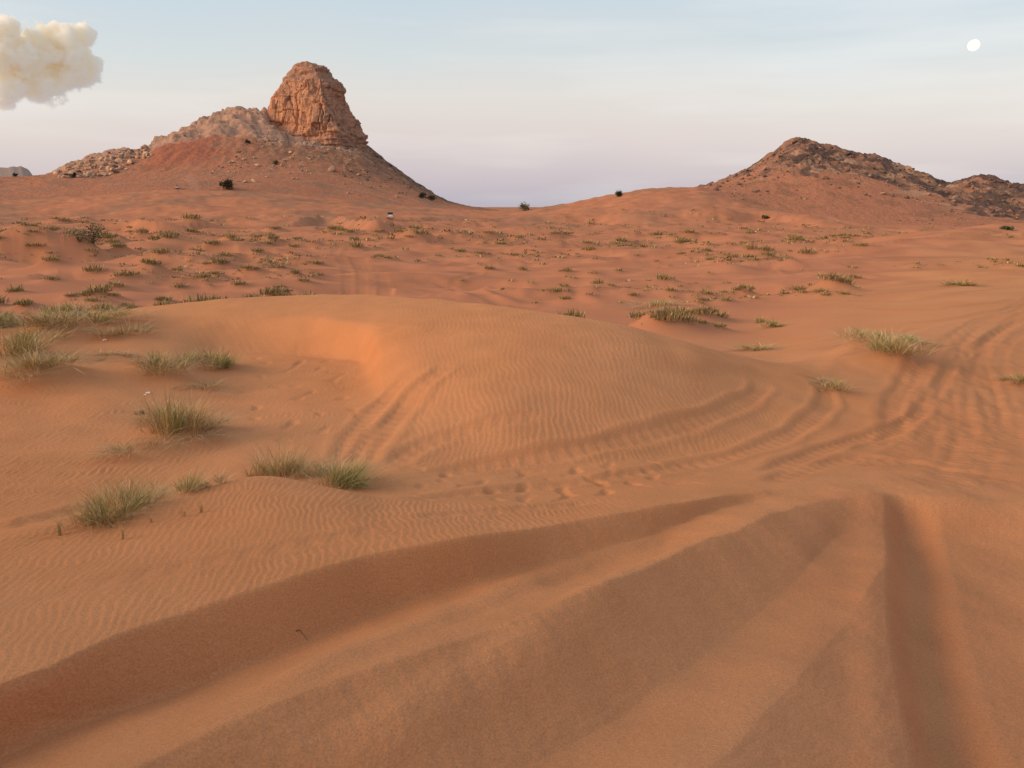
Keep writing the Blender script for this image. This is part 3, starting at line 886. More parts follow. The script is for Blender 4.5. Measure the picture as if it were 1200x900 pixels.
# benches of rock on the shoulder
lev = 3.4
ter = np.floor(HZ / lev) * lev + lev * sstep(0.55, 0.95, (HZ / lev) % 1.0)
HZ = HZ * (1 - 0.55 * sh) + ter * 0.55 * sh
slope_t = np.hypot(np.gradient(HZ, axis=0) / np.gradient(rr)[:, None], np.gradient(HZ, axis=1) / (rr[:, None] * (az[1] - az[0])))
sandc = np.array([0.44, 0.185, 0.108]); stonyc = np.array([0.34, 0.18, 0.115]); shc = np.array([0.48, 0.285, 0.205]); darkc = np.array([0.15, 0.095, 0.072]); redc = np.array([0.40, 0.14, 0.085]); palec = np.array([0.50, 0.31, 0.20])


def mixc(c, col, w):
    w = np.clip(w, 0, 1)[..., None]
    return c * (1 - w) + col * w


nA = fbm2(HX / 18, HY / 12, 4, 41, 0.6)
nB = fbm2(HX / 5, HY / 5, 4, 42, 0.6)
hc = np.broadcast_to(sandc, HX.shape + (3,)).copy()
hc = mixc(hc, stonyc, 0.75 * sstep(-0.1, 0.6, nA) * sstep(390, 430, frac))
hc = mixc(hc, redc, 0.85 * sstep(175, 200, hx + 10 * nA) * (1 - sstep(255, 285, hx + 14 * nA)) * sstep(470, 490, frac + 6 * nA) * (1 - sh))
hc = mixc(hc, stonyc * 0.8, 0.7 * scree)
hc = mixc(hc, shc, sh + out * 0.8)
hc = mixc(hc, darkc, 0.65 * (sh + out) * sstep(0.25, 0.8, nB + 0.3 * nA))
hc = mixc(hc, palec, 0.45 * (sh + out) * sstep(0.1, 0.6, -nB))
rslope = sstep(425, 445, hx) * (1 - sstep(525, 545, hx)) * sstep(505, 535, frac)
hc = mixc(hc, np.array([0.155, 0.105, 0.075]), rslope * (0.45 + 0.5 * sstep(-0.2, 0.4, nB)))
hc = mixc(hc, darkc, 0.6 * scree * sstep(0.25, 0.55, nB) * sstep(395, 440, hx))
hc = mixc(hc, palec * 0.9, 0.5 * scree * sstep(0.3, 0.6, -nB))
# faint vehicle tracks worn into the apron
def poly_dist(poly, x, y):
    best = np.full(x.shape, 1e9)
    for p, q_ in zip(poly[:-1], poly[1:]):
        d = q_ - p; L2 = float(d @ d) + 1e-9
        t = np.clip(((x - p[0]) * d[0] + (y - p[1]) * d[1]) / L2, 0, 1)
        best = np.minimum(best, np.hypot(x - p[0] - t * d[0], y - p[1] - t * d[1]))
    return best


def surf_pt(px, py):
    a, s = pix(px, py)
    c = int(np.clip(np.searchsorted(az, a), 1, len(az) - 1))
    d = HZ[:, c] - rr * s
    i = int(np.argmax(d >= 0))
    return (rr[i] * math.sin(a), rr[i] * math.cos(a))


for (pl, wd) in [([(222, 206), (225, 214), (228, 221), (236, 230)], 2.2), ([(180, 213), (210, 210), (226, 213), (250, 207)], 1.4),
                 ([(290, 208), (330, 203), (370, 203), (420, 214), (460, 227), (505, 241)], 1.6), ([(330, 212), (380, 216), (430, 226), (470, 238)], 1.4)]:
    dd = poly_dist(spline([surf_pt(*p) for p in pl], 6), HX, HY)
    hc = mixc(hc, np.array([0.46, 0.225, 0.14]), 0.8 * (1 - sstep(wd * 0.5, wd * 1.3, dd + 0.8 * nB)))
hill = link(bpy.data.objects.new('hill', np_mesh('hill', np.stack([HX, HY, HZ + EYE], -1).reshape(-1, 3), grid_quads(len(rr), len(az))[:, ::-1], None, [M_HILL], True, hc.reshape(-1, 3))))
tag(hill, 'stony red brown hill that carries the tall cliff', 'hill', kind='structure')


def surf_ray(px, py, az_, rr_, Zs):
    """line of sight against a hill's surface"""
    a, s = pix(px, py)
    c = int(np.clip(np.searchsorted(az_, a), 1, len(az_) - 1))
    d = Zs[:, c] - rr_ * s
    i = int(np.argmax(d >= 0))
    if d[i] < 0: return None
    r = rr_[i]
    return r * math.sin(a), r * math.cos(a), Zs[i, c] + EYE


# --- the cliff ----------------------------------------------------------------
def build_cliff():
    R0 = 528.0
    yl = np.array([74, 76, 80, 88, 97, 106, 116, 126, 136, 150, 165, 180, 200])
    xl = np.array([347, 343, 340, 334, 327, 321, 315, 311, 307.5, 304, 300, 294, 285])
    yr = np.array([74, 77, 80, 85, 92, 98, 106, 116, 123, 130, 137, 147, 153, 162, 170, 180, 200])
    xr = np.array([366, 374, 381, 387, 393.5, 398.5, 402, 402.5, 405.5, 409, 414.5, 418.5, 424, 427, 428, 430, 440])
    plan = np.array([(0.0, .55), (0.05, .36), (0.15, .24), (0.45, .11), (0.76, .0), (0.82, .02), (0.85, .14), (0.90, .30), (1.0, .52), (0.93, .80), (0.55, 1.0), (0.12, .82)])
    n_around, n_up = 450, 240
    # resample plan outline, denser on the side that is seen
    P = np.vstack([plan, plan[:1]])
    seg = np.hypot(*np.diff(P, axis=0).T); L = np.concatenate([[0], np.cumsum(seg)])
    front = L[8]
    tpos = np.concatenate([np.linspace(0, front, 385, endpoint=False), np.linspace(front, L[-1], n_around - 385, endpoint=False)])
    u = np.interp(tpos, L, P[:, 0]); v = np.interp(tpos, L, P[:, 1])
    yy = np.concatenate([np.linspace(200, 84, n_up - 40), np.linspace(84, 74, 40)[1:]])
    n_up = len(yy)
    zz = np.array([pix(360, y)[1] * R0 for y in yy])
    XL = pchip(yl, xl, yy); XR = pchip(yr, xr, yy)
    k = R0 / FPX / CP
    VV = np.zeros((n_up, n_around, 3))
    for i, y in enumerate(yy):
        h = (200 - y) / 126.0
        depth = 54 * (1 - 0.42 * sstep(0.45, 1.0, h)) * (1 - 0.55 * sstep(0.9, 1.0, h))
        back = 9 * h + 9 * sstep(0.68, 1.0, h) + 5 * sstep(0.93, 1.0, h)
        b_ = (450 - y) / FPX
        yd = R0 * 0.955 + back + 0.42 * depth
        VV[i, :, 0] = (XL[i] + (XR[i] - XL[i]) * u - 600) / FPX * yd / (CP + b_ * SP)
        VV[i, :, 1] = R0 * 0.955 + back + v * depth
        zz[i] = yd * (-SP + b_ * CP) / (CP + b_ * SP)
        VV[i, :, 2] = zz[i]
    # relief along the outward direction
    dU = np.gradient(VV, axis=1); dV = np.gradient(VV, axis=0)
    nrm = np.cross(dU, dV); nrm /= np.linalg.norm(nrm, axis=2, keepdims=True) + 1e-9
    x, y, z = VV[..., 0], VV[..., 1], VV[..., 2]
    hfrac = (z - zz[0]) / (zz[-1] - zz[0])
    big = fbm3(x / 15, y / 15, z / 26, 3, 1)
    wx = x + 2.0 * fbm3(x / 9, y / 9, z / 14, 2, 50); wy = y
    crack = fbm3(wx / 4.2, wy / 4.2, z / 21, 4, 3, 0.6)
    slab = 1 - np.abs(fbm3(wx / 7, wy / 7, z / 34, 3, 9, 0.5))
    strata = fbm3(x / 26, y / 26, z / 2.3 + 0.7 * fbm3(x / 12, y / 12, z / 12, 2, 14), 3, 12, 0.6)
    pits = np.clip(noise3(x / 2.1, y / 2.1, z / 1.7, 15) - 0.25, 0, 1)
    m_face = sstep(0.28, 0.36, hfrac) * (1 - sstep(0.78, 0.86, hfrac))
    m_low = 1 - sstep(0.30, 0.37, hfrac + 0.03 * big)
    m_top = sstep(0.76, 0.84, hfrac)
    wrel = (x - x.min(1, keepdims=True)) / (np.ptp(x, axis=1)[:, None])
    m_right = sstep(0.72, 0.8, wrel)
    disp = 0.9 * big + m_face * (0.75 * crack + 1.5 * (slab - 0.8)) + (0.25 + 0.6 * m_low + 0.35 * m_right + 0.3 * m_top) * strata
    disp += m_low * (0.6 * crack - 1.6 * pits) + m_top * (0.5 * crack) + m_right * 0.6 * fbm3(x / 4, y / 4, z / 4, 4, 77, 0.6)
    disp -= m_face * 2.0 * np.exp(-(fbm3(wx / 9, wy / 9, z / 60, 2, 401) / 0.055) ** 2)
    disp -= 1.1 * np.exp(-(fbm3(x / 40, y / 40, z / 9 + 0.02 * x, 2, 402) / 0.05) ** 2)
    # jointed blocks: whole slabs stand proud of or behind their neighbours
    def blocks(cw, ch, seed):
        qx = (x + 0.35 * y) / cw + 0.35 * noise3(x / 7, y / 7, z / 9, seed + 5)
        qz = z / ch + 0.5 * noise3(x / 11, y / 11, z / 11, seed + 6) + 0.5 * (np.floor(qx) % 2)
        zi = np.zeros(1, np.int64)
        return _hash(np.floor(qx).astype(np.int64) & 0xffffffff, np.floor(qz).astype(np.int64) & 0xffffffff, zi, seed).astype(float) / 2147483648.0 - 1
    disp += m_face * (1.2 * blocks(7.5, 18, 301) + 0.45 * blocks(2.6, 7, 302)) + (1 - m_face) * (0.55 * blocks(5.5, 2.6, 303) + 0.2 * blocks(2.2, 1.6, 304))
    # undercut ledge at the foot of the wall and a rim where the wall meets the sloping top
    zl = hfrac + 0.012 * fbm3(x / 9, y / 9, z / 40, 2, 91)
    disp += 0.9 * np.exp(-((zl - 0.335) / 0.012) ** 2) - 0.9 * np.exp(-((zl - 0.30) / 0.014) ** 2)
    tilt = zl + 0.10 * (wrel - 0.5)
    disp += 0.8 * np.exp(-((tilt - 0.80) / 0.012) ** 2) * sstep(0.25, 0.5, wrel) - 0.7 * np.exp(-((tilt - 0.77) / 0.016) ** 2) * sstep(0.25, 0.5, wrel)
    disp += 1.0 * np.exp(-((zl - 0.90 - 0.09 * (wrel - 0.5)) / 0.012) ** 2) - 0.9 * np.exp(-((zl - 0.875 - 0.09 * (wrel - 0.5)) / 0.014) ** 2)
    disp *= 0.35 + 0.65 * sstep(0.0, 0.14, wrel)
    top_damp = 1 - 0.7 * sstep(0.97, 1.0, hfrac)
    VV = VV + nrm * (disp * top_damp)[..., None]
    VV[..., 2] += 0.35 * noise3(x / 3, y / 3, z / 3, 95)
    oran = np.array([0.60, 0.29, 0.155]); pale = np.array([0.58, 0.37, 0.24]); brown = np.array([0.47, 0.25, 0.165]); grey = np.array([0.33, 0.205, 0.155]); dark = np.array([0.13, 0.09, 0.075])
    c = np.broadcast_to(brown, VV.shape).copy()
    c = mixc(c, oran, m_face * (0.55 + 0.5 * big + 0.25 * crack))
    c = mixc(c, pale, 0.45 * m_face * sstep(0.2, 0.7, noise3(wx / 5, wy / 5, z / 22, 201)))
    c = mixc(c, grey, 0.6 * m_top * sstep(-0.4, 0.3, fbm3(x / 6, y / 6, z / 4, 3, 211)))
    c = mixc(c, grey, 0.75 * m_face * sstep(0.35, 0.7, noise3(wx / 3.2, wy / 3.2, z / 25, 220)))       # desert varnish streaks
    c = mixc(c, grey, 0.4 * m_low * sstep(0, 0.5, strata))
    c = mixc(c, grey * 0.9, 0.55 * sstep(0.8, 0.86, wrel))  # shade of the turned-away right face, painted into the colour
    c = mixc(c, dark, 0.5 * sstep(0.5, 0.9, fbm3(x / 3, y / 3, z / 3, 3, 230)))
    flat = VV.reshape(-1, 3)
    ctr = VV[-1].mean(0) + np.array([0, 0, 0.4])
    Vv = np.vstack([flat, ctr]) + np.array([0, 0, EYE])
    qd = grid_quads(n_up, n_around, True)
    j = np.arange(n_around)
    tr = np.stack([(n_up - 1) * n_around + j, (n_up - 1) * n_around + (j + 1) % n_around, np.full(n_around, n_up * n_around)], -1)
    cols = np.vstack([c.reshape(-1, 3), grey])
    return np_mesh('rock_cliff', Vv, qd, tr, [M_CLIFF], True, cols)


cliff = link(bpy.data.objects.new('rock_cliff', build_cliff()), hill)

# --- the hill on the right -----------------------------------------------------
RH = [
    [(700, 'r', 262, -14), (815, 'r', 262, -10), (900, 'r', 262, -10), (1200, 'r', 262, -13), (1500, 'r', 262, -13)],
    [(700, 250, 'r', 300), (780, 232, 'r', 300), (815, 226, 'r', 300), (850, 234, 'r', 300), (900, 244, 'r', 300), (1000, 258, 'r', 300), (1100, 266, 'r', 300), (1200, 271, 'r', 300), (1500, 272, 'r', 300)],
    [(700, 244, 'r', 340), (780, 229, 'r', 340), (815, 223, 'r', 340), (850, 218, 'r', 340), (900, 215, 'r', 340), (950, 215, 'r', 340), (1000, 222, 'r', 340), (1060, 234, 'r', 340), (1110, 245, 'r', 340), (1200, 256, 'r', 340), (1500, 262, 'r', 340)],
    [(700, 244, 'r', 372), (780, 227, 'r', 372), (815, 221.5, 'r', 372), (850, 212, 'r', 372), (900, 192, 'r', 372), (935, 180, 'r', 372), (970, 186, 'r', 372), (1010, 197, 'r', 372), (1060, 212, 'r', 372), (1110, 226, 'r', 372), (1160, 232, 'r', 372), (1200, 240, 'r', 372), (1500, 252, 'r', 372)],
    [(700, 246, 'r', 400), (780, 228, 'r', 400), (815, 221, 'r', 400), (850, 209.5, 'r', 400), (875, 198, 'r', 400), (892, 189, 'r', 400), (913, 172, 'r', 400), (925, 164, 'r', 400), (936, 160.5, 'r', 400), (947, 165, 'r', 400), (962, 169, 'r', 400), (980, 173, 'r', 400), (1003, 179.5, 'r', 400), (1030, 183, 'r', 400), (1045, 188, 'r', 400), (1062, 196, 'r', 400), (1085, 205, 'r', 400), (1108, 213, 'r', 400), (1120, 213, 'r', 400), (1133, 209, 'r', 400), (1160, 207, 'r', 400), (1178, 213, 'r', 400), (1200, 217, 'r', 400), (1260, 228, 'r', 400), (1500, 240, 'r', 400)],
    [(700, 'r', 460, -12), (815, 'r', 460, -4), (935, 'r', 460, 18), (1040, 'r', 460, 10), (1200, 'r', 460, 0), (1500, 'r', 460, -12)],
    [(700, 'r', 560, -20), (1500, 'r', 560, -20)],
]
rr3 = np.concatenate([np.linspace(262, 320, 40)[:-1], np.linspace(320, 412, 150)[:-1], np.linspace(412, 560, 40)])
az3, QX, QY, QZ, QR, QK = hill_grid(RH, 740, 1480, 440, rr3)
qx = 600 + 900 * np.tan(az3)[None] + 0 * QX
qr = rr3[:, None] + 0 * QX
wq = 7 * fbm2(QX / 16, QY / 16, 3, 61)
qn = fbm2(QX / 13 + 0.02 * wq, QY / 9, 4, 62, 0.55)
qf = fbm2(QX / 4, QY / 4, 4, 63, 0.6)
# rock begins part-way up; lower on the far right
line = np.interp(qx, [740, 815, 850, 900, 940, 1000, 1060, 1100, 1130, 1200, 1480], [386, 386, 368, 352, 350, 362, 364, 360, 340, 335, 335])
rock = sstep(-5, 6, qr - line + wq + 9 * qn)
QZ = QZ + rock * (1.0 * fbm2(QX / 7, QY / 7, 5, 66, 0.58) + 2.0 * (1 - np.abs(fbm2(QX / 13, QY / 8, 4, 67, 0.55)) - 0.75)) + 0.25 * fbm2(QX / 9, QY / 9, 4, 68)
base = np.array([0.44, 0.185, 0.108]); rockc = np.array([0.31, 0.17, 0.115]); drk = np.array([0.115, 0.075, 0.065]); tan = np.array([0.50, 0.30, 0.185])
qc = np.broadcast_to(base, QX.shape + (3,)).copy()
qc = mixc(qc, base * np.array([0.78, 0.85, 0.85]), sstep(0.0, 0.7, fbm2(QX / 14, QY / 14, 4, 71, 0.6)))
qc = mixc(qc, rockc, rock * 0.8)
dk = sstep(0.02, 0.28, qn + 0.25 * qf + np.interp(qx, [740, 850, 900, 960, 1010, 1060, 1110, 1150, 1480], [0.1, 0.0, -0.12, 0.08, 0.22, 0.05, 0.1, 0.35, 0.35]) + 0.5 * sstep(394, 402, qr) + 0.06)
qc = mixc(qc, drk, rock * dk * 0.92)
qc = mixc(qc, tan, 0.75 * sstep(0.25, 0.5, fbm2(QX / 15 + 9, QY / 7, 4, 75, 0.55) + np.interp(qx, [740, 1000, 1050, 1090, 1120, 1480], [-0.25, -0.05, 0.25, 0.25, -0.1, -0.2])) * sstep(330, 362, qr + wq) * (1 - dk * rock * 0.7))
qc = mixc(qc, drk * 1.6, 0.7 * sstep(0.55, 0.75, noise2(QX / 2.4, QY / 2.4, 79) + 0.2 * rock) * sstep(330, 350, qr))
rhill = link(bpy.data.objects.new('hill', np_mesh('rocky_hill', np.stack([QX, QY, QZ + EYE], -1).reshape(-1, 3), grid_quads(len(rr3), len(az3))[:, ::-1], None, [M_HILL], True, qc.reshape(-1, 3))))
tag(rhill, 'pointed hill with dark rock bands above red sand', 'hill', kind='structure')

# a low range far away behind the left slope
fa = np.linspace(pix(-260, 205)[0], pix(120, 205)[0], 160)
fr = np.array([3000, 3300, 3600, 3900, 4300.0])
prof = 118 + 32 * fbm2(fa * 26, fa * 0 + 2.2, 5, 88) - 65 * sstep(pix(22, 200)[0], pix(62, 200)[0], fa)
fz = prof[None, :] * np.array([-0.2, 0.45, 1.0, 0.55, -0.2])[:, None] + 9 * fbm2(fa[None] * 60, fr[:, None] / 90, 3, 89)
fV = np.stack([fr[:, None] * np.sin(fa)[None], fr[:, None] * np.cos(fa)[None], fz], -1).reshape(-1, 3)
frange = link(bpy.data.objects.new('mountain_range', np_mesh('mountain_range', fV, grid_quads(5, 160)[:, ::-1], None, [M_HILL], True, np.broadcast_to(np.array([0.33, 0.24, 0.21]), (800, 3)))))
tag(frange, 'low distant mountain range behind the left slope', 'mountain', kind='structure')


# ------------------------------------------------------------------ stones
def stone_mesh(name, seed, cols, flat=1.0):
    bm = bmesh.new()
    bmesh.ops.create_icosphere(bm, subdivisions=2, radius=1.0)
    P = np.array([v.co[:] for v in bm.verts])
    rg_ = np.random.default_rng(seed)
    # chop with random planes for angular faces
    for _ in range(9):
        n = rg_.normal(size=3); n /= np.linalg.norm(n)
        dcut = rg_.uniform(0.45, 0.85)
        s_ = P @ n
        P = P - np.clip(s_ - dcut, 0, None)[:, None] * n
    P *= np.array([1.0, rg_.uniform(0.7, 1.0), rg_.uniform(0.55, 0.8) * flat])
    P += 0.05 * rg_.normal(size=P.shape)
    fs = [[v.index for v in f.verts] for f in bm.faces]
    bm.free()
    c = np.asarray(cols)[None] * (1 + 0.12 * rg_.normal(size=(len(P), 1)))
    return np_mesh(name, P, None, np.array(fs), [M_STONE], False, c)


PALE = (0.55, 0.35, 0.23); MIDS = (0.40, 0.24, 0.16); DARKS = (0.17, 0.11, 0.085)
st_pale = [stone_mesh('stone', 10 + k, PALE) for k in range(5)]
st_mid = [stone_mesh('stone', 30 + k, MIDS) for k in range(4)]
st_dark = [stone_mesh('stone', 50 + k, DARKS, 0.8) for k in range(4)]
rng = np.random.default_rng(9)


def put_stone(name, me, loc, size, parent=None, sink=0.3):
    o = bpy.data.objects.new(name, me)
    o.location = (loc[0], loc[1], loc[2] + size * 0.5 - sink * size)
    o.scale = (size, size * rng.uniform(0.7, 1.0), size * rng.uniform(0.7, 1.05))
    o.rotation_euler = (rng.uniform(-0.4, 0.4), rng.uniform(-0.4, 0.4), rng.uniform(0, 6.28))
    return link(o, parent)


# pale broken outcrop on the left spur: a thing of many stones
p0 = surf_ray(125, 196, az, rr, HZ)
outcrop = link(bpy.data.objects.new('rock_outcrop', None))
outcrop.location = p0
tag(outcrop, 'pale outcrop of broken stone blocks on the left spur of the hill', 'rock outcrop')
for k in range(200):
    t = rng.random()
    xq = 66 + 110 * t
    top = np.interp(xq, [62, 82, 100, 130, 172, 178], [203, 194, 186, 179, 174.5, 176])
    bot = np.interp(xq, [62, 90, 130, 150, 178], [208, 209, 207, 198, 181])
    yq = top + (bot - top) * rng.random()
    p = surf_ray(xq, yq, az, rr, HZ)
    if p is None: continue
    sz = rng.lognormal(0.35, 0.4)
    if xq > 140 and yq < 185: sz *= 1.5
    mesh = (st_pale + st_pale + st_mid + st_dark[:2])[rng.integers(16 if False else 16) % 16]
    o = put_stone('stone', mesh, (p[0] - p0[0], p[1] - p0[1], p[2] - p0[2]), float(np.clip(sz, 0.7, 3.4)), outcrop, sink=0.48)

# fallen boulders under the cliff: each a thing
BL = 'boulder lying on the stony slope below the tall cliff'
for (x0, x1, y0, y1, n, kind, lab, grp) in [
    (262, 420, 178, 214, 46, 0, 'pale fallen ' + BL, 'pale boulders below the cliff'),
    (400, 500, 195, 232, 34, 1, 'brown fallen boulder on the right slope below the cliff', 'brown boulders on the right slope'),
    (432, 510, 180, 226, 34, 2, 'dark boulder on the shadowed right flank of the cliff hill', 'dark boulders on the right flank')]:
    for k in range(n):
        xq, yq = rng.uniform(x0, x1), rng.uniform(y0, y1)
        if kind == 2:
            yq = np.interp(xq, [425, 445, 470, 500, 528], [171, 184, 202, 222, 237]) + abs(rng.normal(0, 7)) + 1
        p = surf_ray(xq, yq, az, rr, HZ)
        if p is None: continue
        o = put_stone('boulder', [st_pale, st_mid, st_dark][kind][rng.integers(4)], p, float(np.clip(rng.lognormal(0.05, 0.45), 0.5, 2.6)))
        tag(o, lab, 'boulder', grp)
big = surf_ray(389, 200, az, rr, HZ)
tag(put_stone('boulder', st_mid[1], big, 3.4), 'largest rounded boulder alone on the slope under the cliff corner', 'boulder')
# fine rubble too small to pick apart
def rubble(name, pts, sizes, cols, label):
    src = stone_mesh('rubble_piece', 77, (1, 1, 1))
    n0 = len(src.vertices); P0 = np.empty(n0 * 3, F); src.vertices.foreach_get('co', P0); P0 = P0.reshape(-1, 3)
    bmx = bmesh.new(); bmesh.ops.create_icosphere(bmx, subdivisions=1, radius=1.0)
    P0 = np.array([v.co[:] for v in bmx.verts]) * np.array([1, 0.85, 0.7]); fs = np.array([[v.index for v in f.verts] for f in bmx.faces]); bmx.free()
    n0 = len(P0)
    Vr, Fr, Cr = [], [], []
    for k, (p, sz, cc_) in enumerate(zip(pts, sizes, cols)):
        a = rng.uniform(0, 6.28); ca, sa = math.cos(a), math.sin(a)
        Q = P0 * (1 + rng.uniform(-0.3, 0.3, (n0, 1))) * sz
        Vr.append(np.stack([Q[:, 0] * ca - Q[:, 1] * sa + p[0], Q[:, 0] * sa + Q[:, 1] * ca + p[1], Q[:, 2] + p[2]], -1))
        Fr.append(fs + k * n0); Cr.append(np.broadcast_to(cc_, (n0, 3)))
    o = link(bpy.data.objects.new(name, np_mesh(name, np.vstack(Vr), None, np.vstack(Fr), [M_STONE], False, np.vstack(Cr))))
    tag(o, label, 'rubble', kind='stuff')


pts, szs, cls = [], [], []
for k in range(2600):
    xq = rng.uniform(240, 525)
    yq = rng.uniform(165, 236)
    p = surf_ray(xq, yq, az, rr, HZ)
    if p is None or math.hypot(p[0], p[1]) < 452: continue
    dens = float(noise2(p[0] / 16, p[1] / 30, 401)) + 0.25
    if rng.random() > dens: continue
    pts.append(p); szs.append(float(np.clip(rng.lognormal(-0.75, 0.45), 0.25, 1.3)))
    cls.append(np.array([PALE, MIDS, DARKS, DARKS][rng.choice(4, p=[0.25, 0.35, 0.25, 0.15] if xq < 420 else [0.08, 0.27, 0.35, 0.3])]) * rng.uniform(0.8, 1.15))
rubble('scree', pts, szs, cls, 'fine scree strewn over the slope below the cliff')
pts, szs, cls = [], [], []
for k in range(1100):
    xq = rng.uniform(822, 1199)
    sky = np.interp(xq, [815, 850, 892, 936, 980, 1030, 1062, 1108, 1133, 1160, 1200], [221, 210, 189, 161, 173, 183, 196, 213, 209, 207, 217])
    p = surf_ray(xq, sky + abs(rng.normal(0, 26)) + 0.5, az3, rr3, QZ)
    if p is None or rng.random() > 0.5 + float(noise2(p[0] / 12, p[1] / 14, 402)): continue
    pts.append(p); szs.append(float(np.clip(rng.lognormal(-0.95, 0.45), 0.2, 1.0)))
    cls.append(np.array([DARKS, DARKS, MIDS][rng.integers(3)]) * rng.uniform(0.7, 1.1))
rubble('scree', pts, szs, cls, 'dark scree strewn over the pointed hill')
# dark boulders over the right-hand hill
for k in range(120):
    xq = rng.uniform(830, 1195)
    sky = np.interp(xq, [815, 850, 892, 936, 980, 1030, 1062, 1108, 1133, 1160, 1200], [221, 210, 189, 161, 173, 183, 196, 213, 209, 207, 217])
    yq = sky + abs(rng.normal(0, 22)) + 0.8
    p = surf_ray(xq, yq, az3, rr3, QZ)
    if p is None: continue
    o = put_stone('boulder', (st_dark + st_mid[:1])[rng.integers(5)], p, float(np.clip(rng.lognormal(-0.35, 0.5), 0.3, 1.9)))
    where = 'on the low dark hill beside the pointed hill' if xq > 1115 else ('along the crest of the pointed hill' if yq - sky < 8 else 'on the sandy flank of the pointed hill')
    tag(o, 'dark boulder ' + where, 'boulder', 'dark boulders ' + where)


# ------------------------------------------------------------------ plants
def blades(n, height, spread, base_r, width, rng, droop=0.35, lean=(0, 0), minh=0.45, gather=1.0):
    """tapered bent grass blades, 7 vertices each"""
    ang = rng.uniform(0, 2 * math.pi, n)
    rad = base_r * np.sqrt(rng.random(n))
    k_sub = max(1, int(round(n / 45)))
    ca_ = rng.uniform(0, 2 * math.pi, k_sub); cr_ = gather * base_r * np.sqrt(rng.random(k_sub))
    which = rng.integers(k_sub, size=n)
    sub_h = rng.uniform(0.6, 1.0, k_sub)[which]
    loc_r = (0.32 if gather > 0.9 else 0.6) * base_r * np.sqrt(rng.random(n))
    px_ = cr_[which] * np.cos(ca_[which]) + loc_r * np.cos(ang)
    py_ = cr_[which] * np.sin(ca_[which]) + loc_r * np.sin(ang)
    rad = np.minimum(np.hypot(px_, py_), base_r)
    a2 = np.where(rng.random(n) < 0.5, np.arctan2(py_, px_), ang) + rng.normal(0, 0.6, n)
    out_ = spread * (0.15 + 0.85 * rng.random(n)) * (0.35 + 0.65 * rad / base_r)
    h = height * sub_h * rng.uniform(minh, 1.0, n) * (1 - 0.25 * (rad / base_r) ** 2)
    dx, dy = np.cos(a2) * out_ + lean[0], np.sin(a2) * out_ + lean[1]
    bend = rng.uniform(0, droop, n)
    ts = np.array([0, 0.38, 0.74, 1.0])
    sx, sy = -np.sin(a2 + rng.normal(0, 1.0, n)), np.cos(a2 + rng.normal(0, 1.0, n))
    Vs = np.zeros((n, 7, 3))
    k = 0
    for t, wd in zip(ts, (0.8, 1.0, 0.7, 0)):
        cx = px_ + dx * t ** 1.5; cy = py_ + dy * t ** 1.5
        cz = h * (t - bend * t ** 2.6 * 0.75) - 0.01 * (t == 0)
        w = width * wd * 0.5
        if wd:
            Vs[:, k] = np.stack([cx - sx * w, cy - sy * w, cz], -1); k += 1
            Vs[:, k] = np.stack([cx + sx * w, cy + sy * w, cz], -1); k += 1
        else:
            Vs[:, k] = np.stack([cx, cy, cz], -1); k += 1
    b = np.arange(n)[:, None] * 7
    qd = np.concatenate([b + np.array([[0, 1, 3, 2]]), b + np.array([[2, 3, 5, 4]])])
    tr = b + np.array([[4, 5, 6]])
    return Vs.reshape(-1, 3), qd, tr


GREENS = np.array([[0.29, 0.275, 0.085], [0.35, 0.315, 0.11], [0.23, 0.205, 0.075], [0.44, 0.36, 0.16]])
STRAWS = np.array([[0.52, 0.37, 0.18], [0.44, 0.29, 0.13], [0.62, 0.47, 0.26], [0.32, 0.20, 0.09]])


def blade_mesh(name, n, height, spread, base_r, width, pal, rng, **kw):
    V_, q_, t_ = blades(n, height, spread, base_r, width, rng, **kw)
    c = pal[rng.integers(len(pal), size=n)] * rng.uniform(0.8, 1.25, (n, 1))
    return np_mesh(name, V_, q_, t_, [M_GRASS], True, np.repeat(c, 7, 0))


rng = np.random.default_rng(21)
for c, (x, y, w, h) in zip(CLUMPS, CL):
    root = link(bpy.data.objects.new('grass_clump', None))
    root.location = (x, y, z_at(x, y) + EYE)
    n, gf = c[5], c[4] * 0.82
    dist = math.hypot(x, y)
    bw = max(0.0022, 0.00048 * dist)
    n = int(n * 1.45)
    lean = (0.12 * w, 0) if 'leaning right' in c[7] else (rng.normal(0, 0.05) * w, 0)
    ng = int(n * gf); nd = n - ng
    flat = h < w * 0.35
    if ng > 3:
        link(bpy.data.objects.new('green_blades', blade_mesh('green_blades', ng, h * 1.05, w * 0.52, w * 0.30, bw, GREENS, rng, droop=0.8, minh=0.18, lean=lean)), root)
    if nd > 3:
        link(bpy.data.objects.new('dry_blades', blade_mesh('dry_blades', nd, h * (1.12 if gf > 0.3 else 1.0), w * 0.8, w * 0.5, bw * 0.85, STRAWS, rng, droop=0.95 if flat else 0.6, lean=lean, minh=0.3)), root)
    if h > 0.08 and w > 0.15:
        link(bpy.data.objects.new('straw_litter', blade_mesh('straw_litter', int(70 + 110 * w), h * 0.3, w * 1.1, w * 0.75, bw * 0.8, STRAWS * 0.8, rng, droop=1.2, minh=0.1)), root)
    tag(root, c[7], 'grass', 'grass clumps on the near dunes')

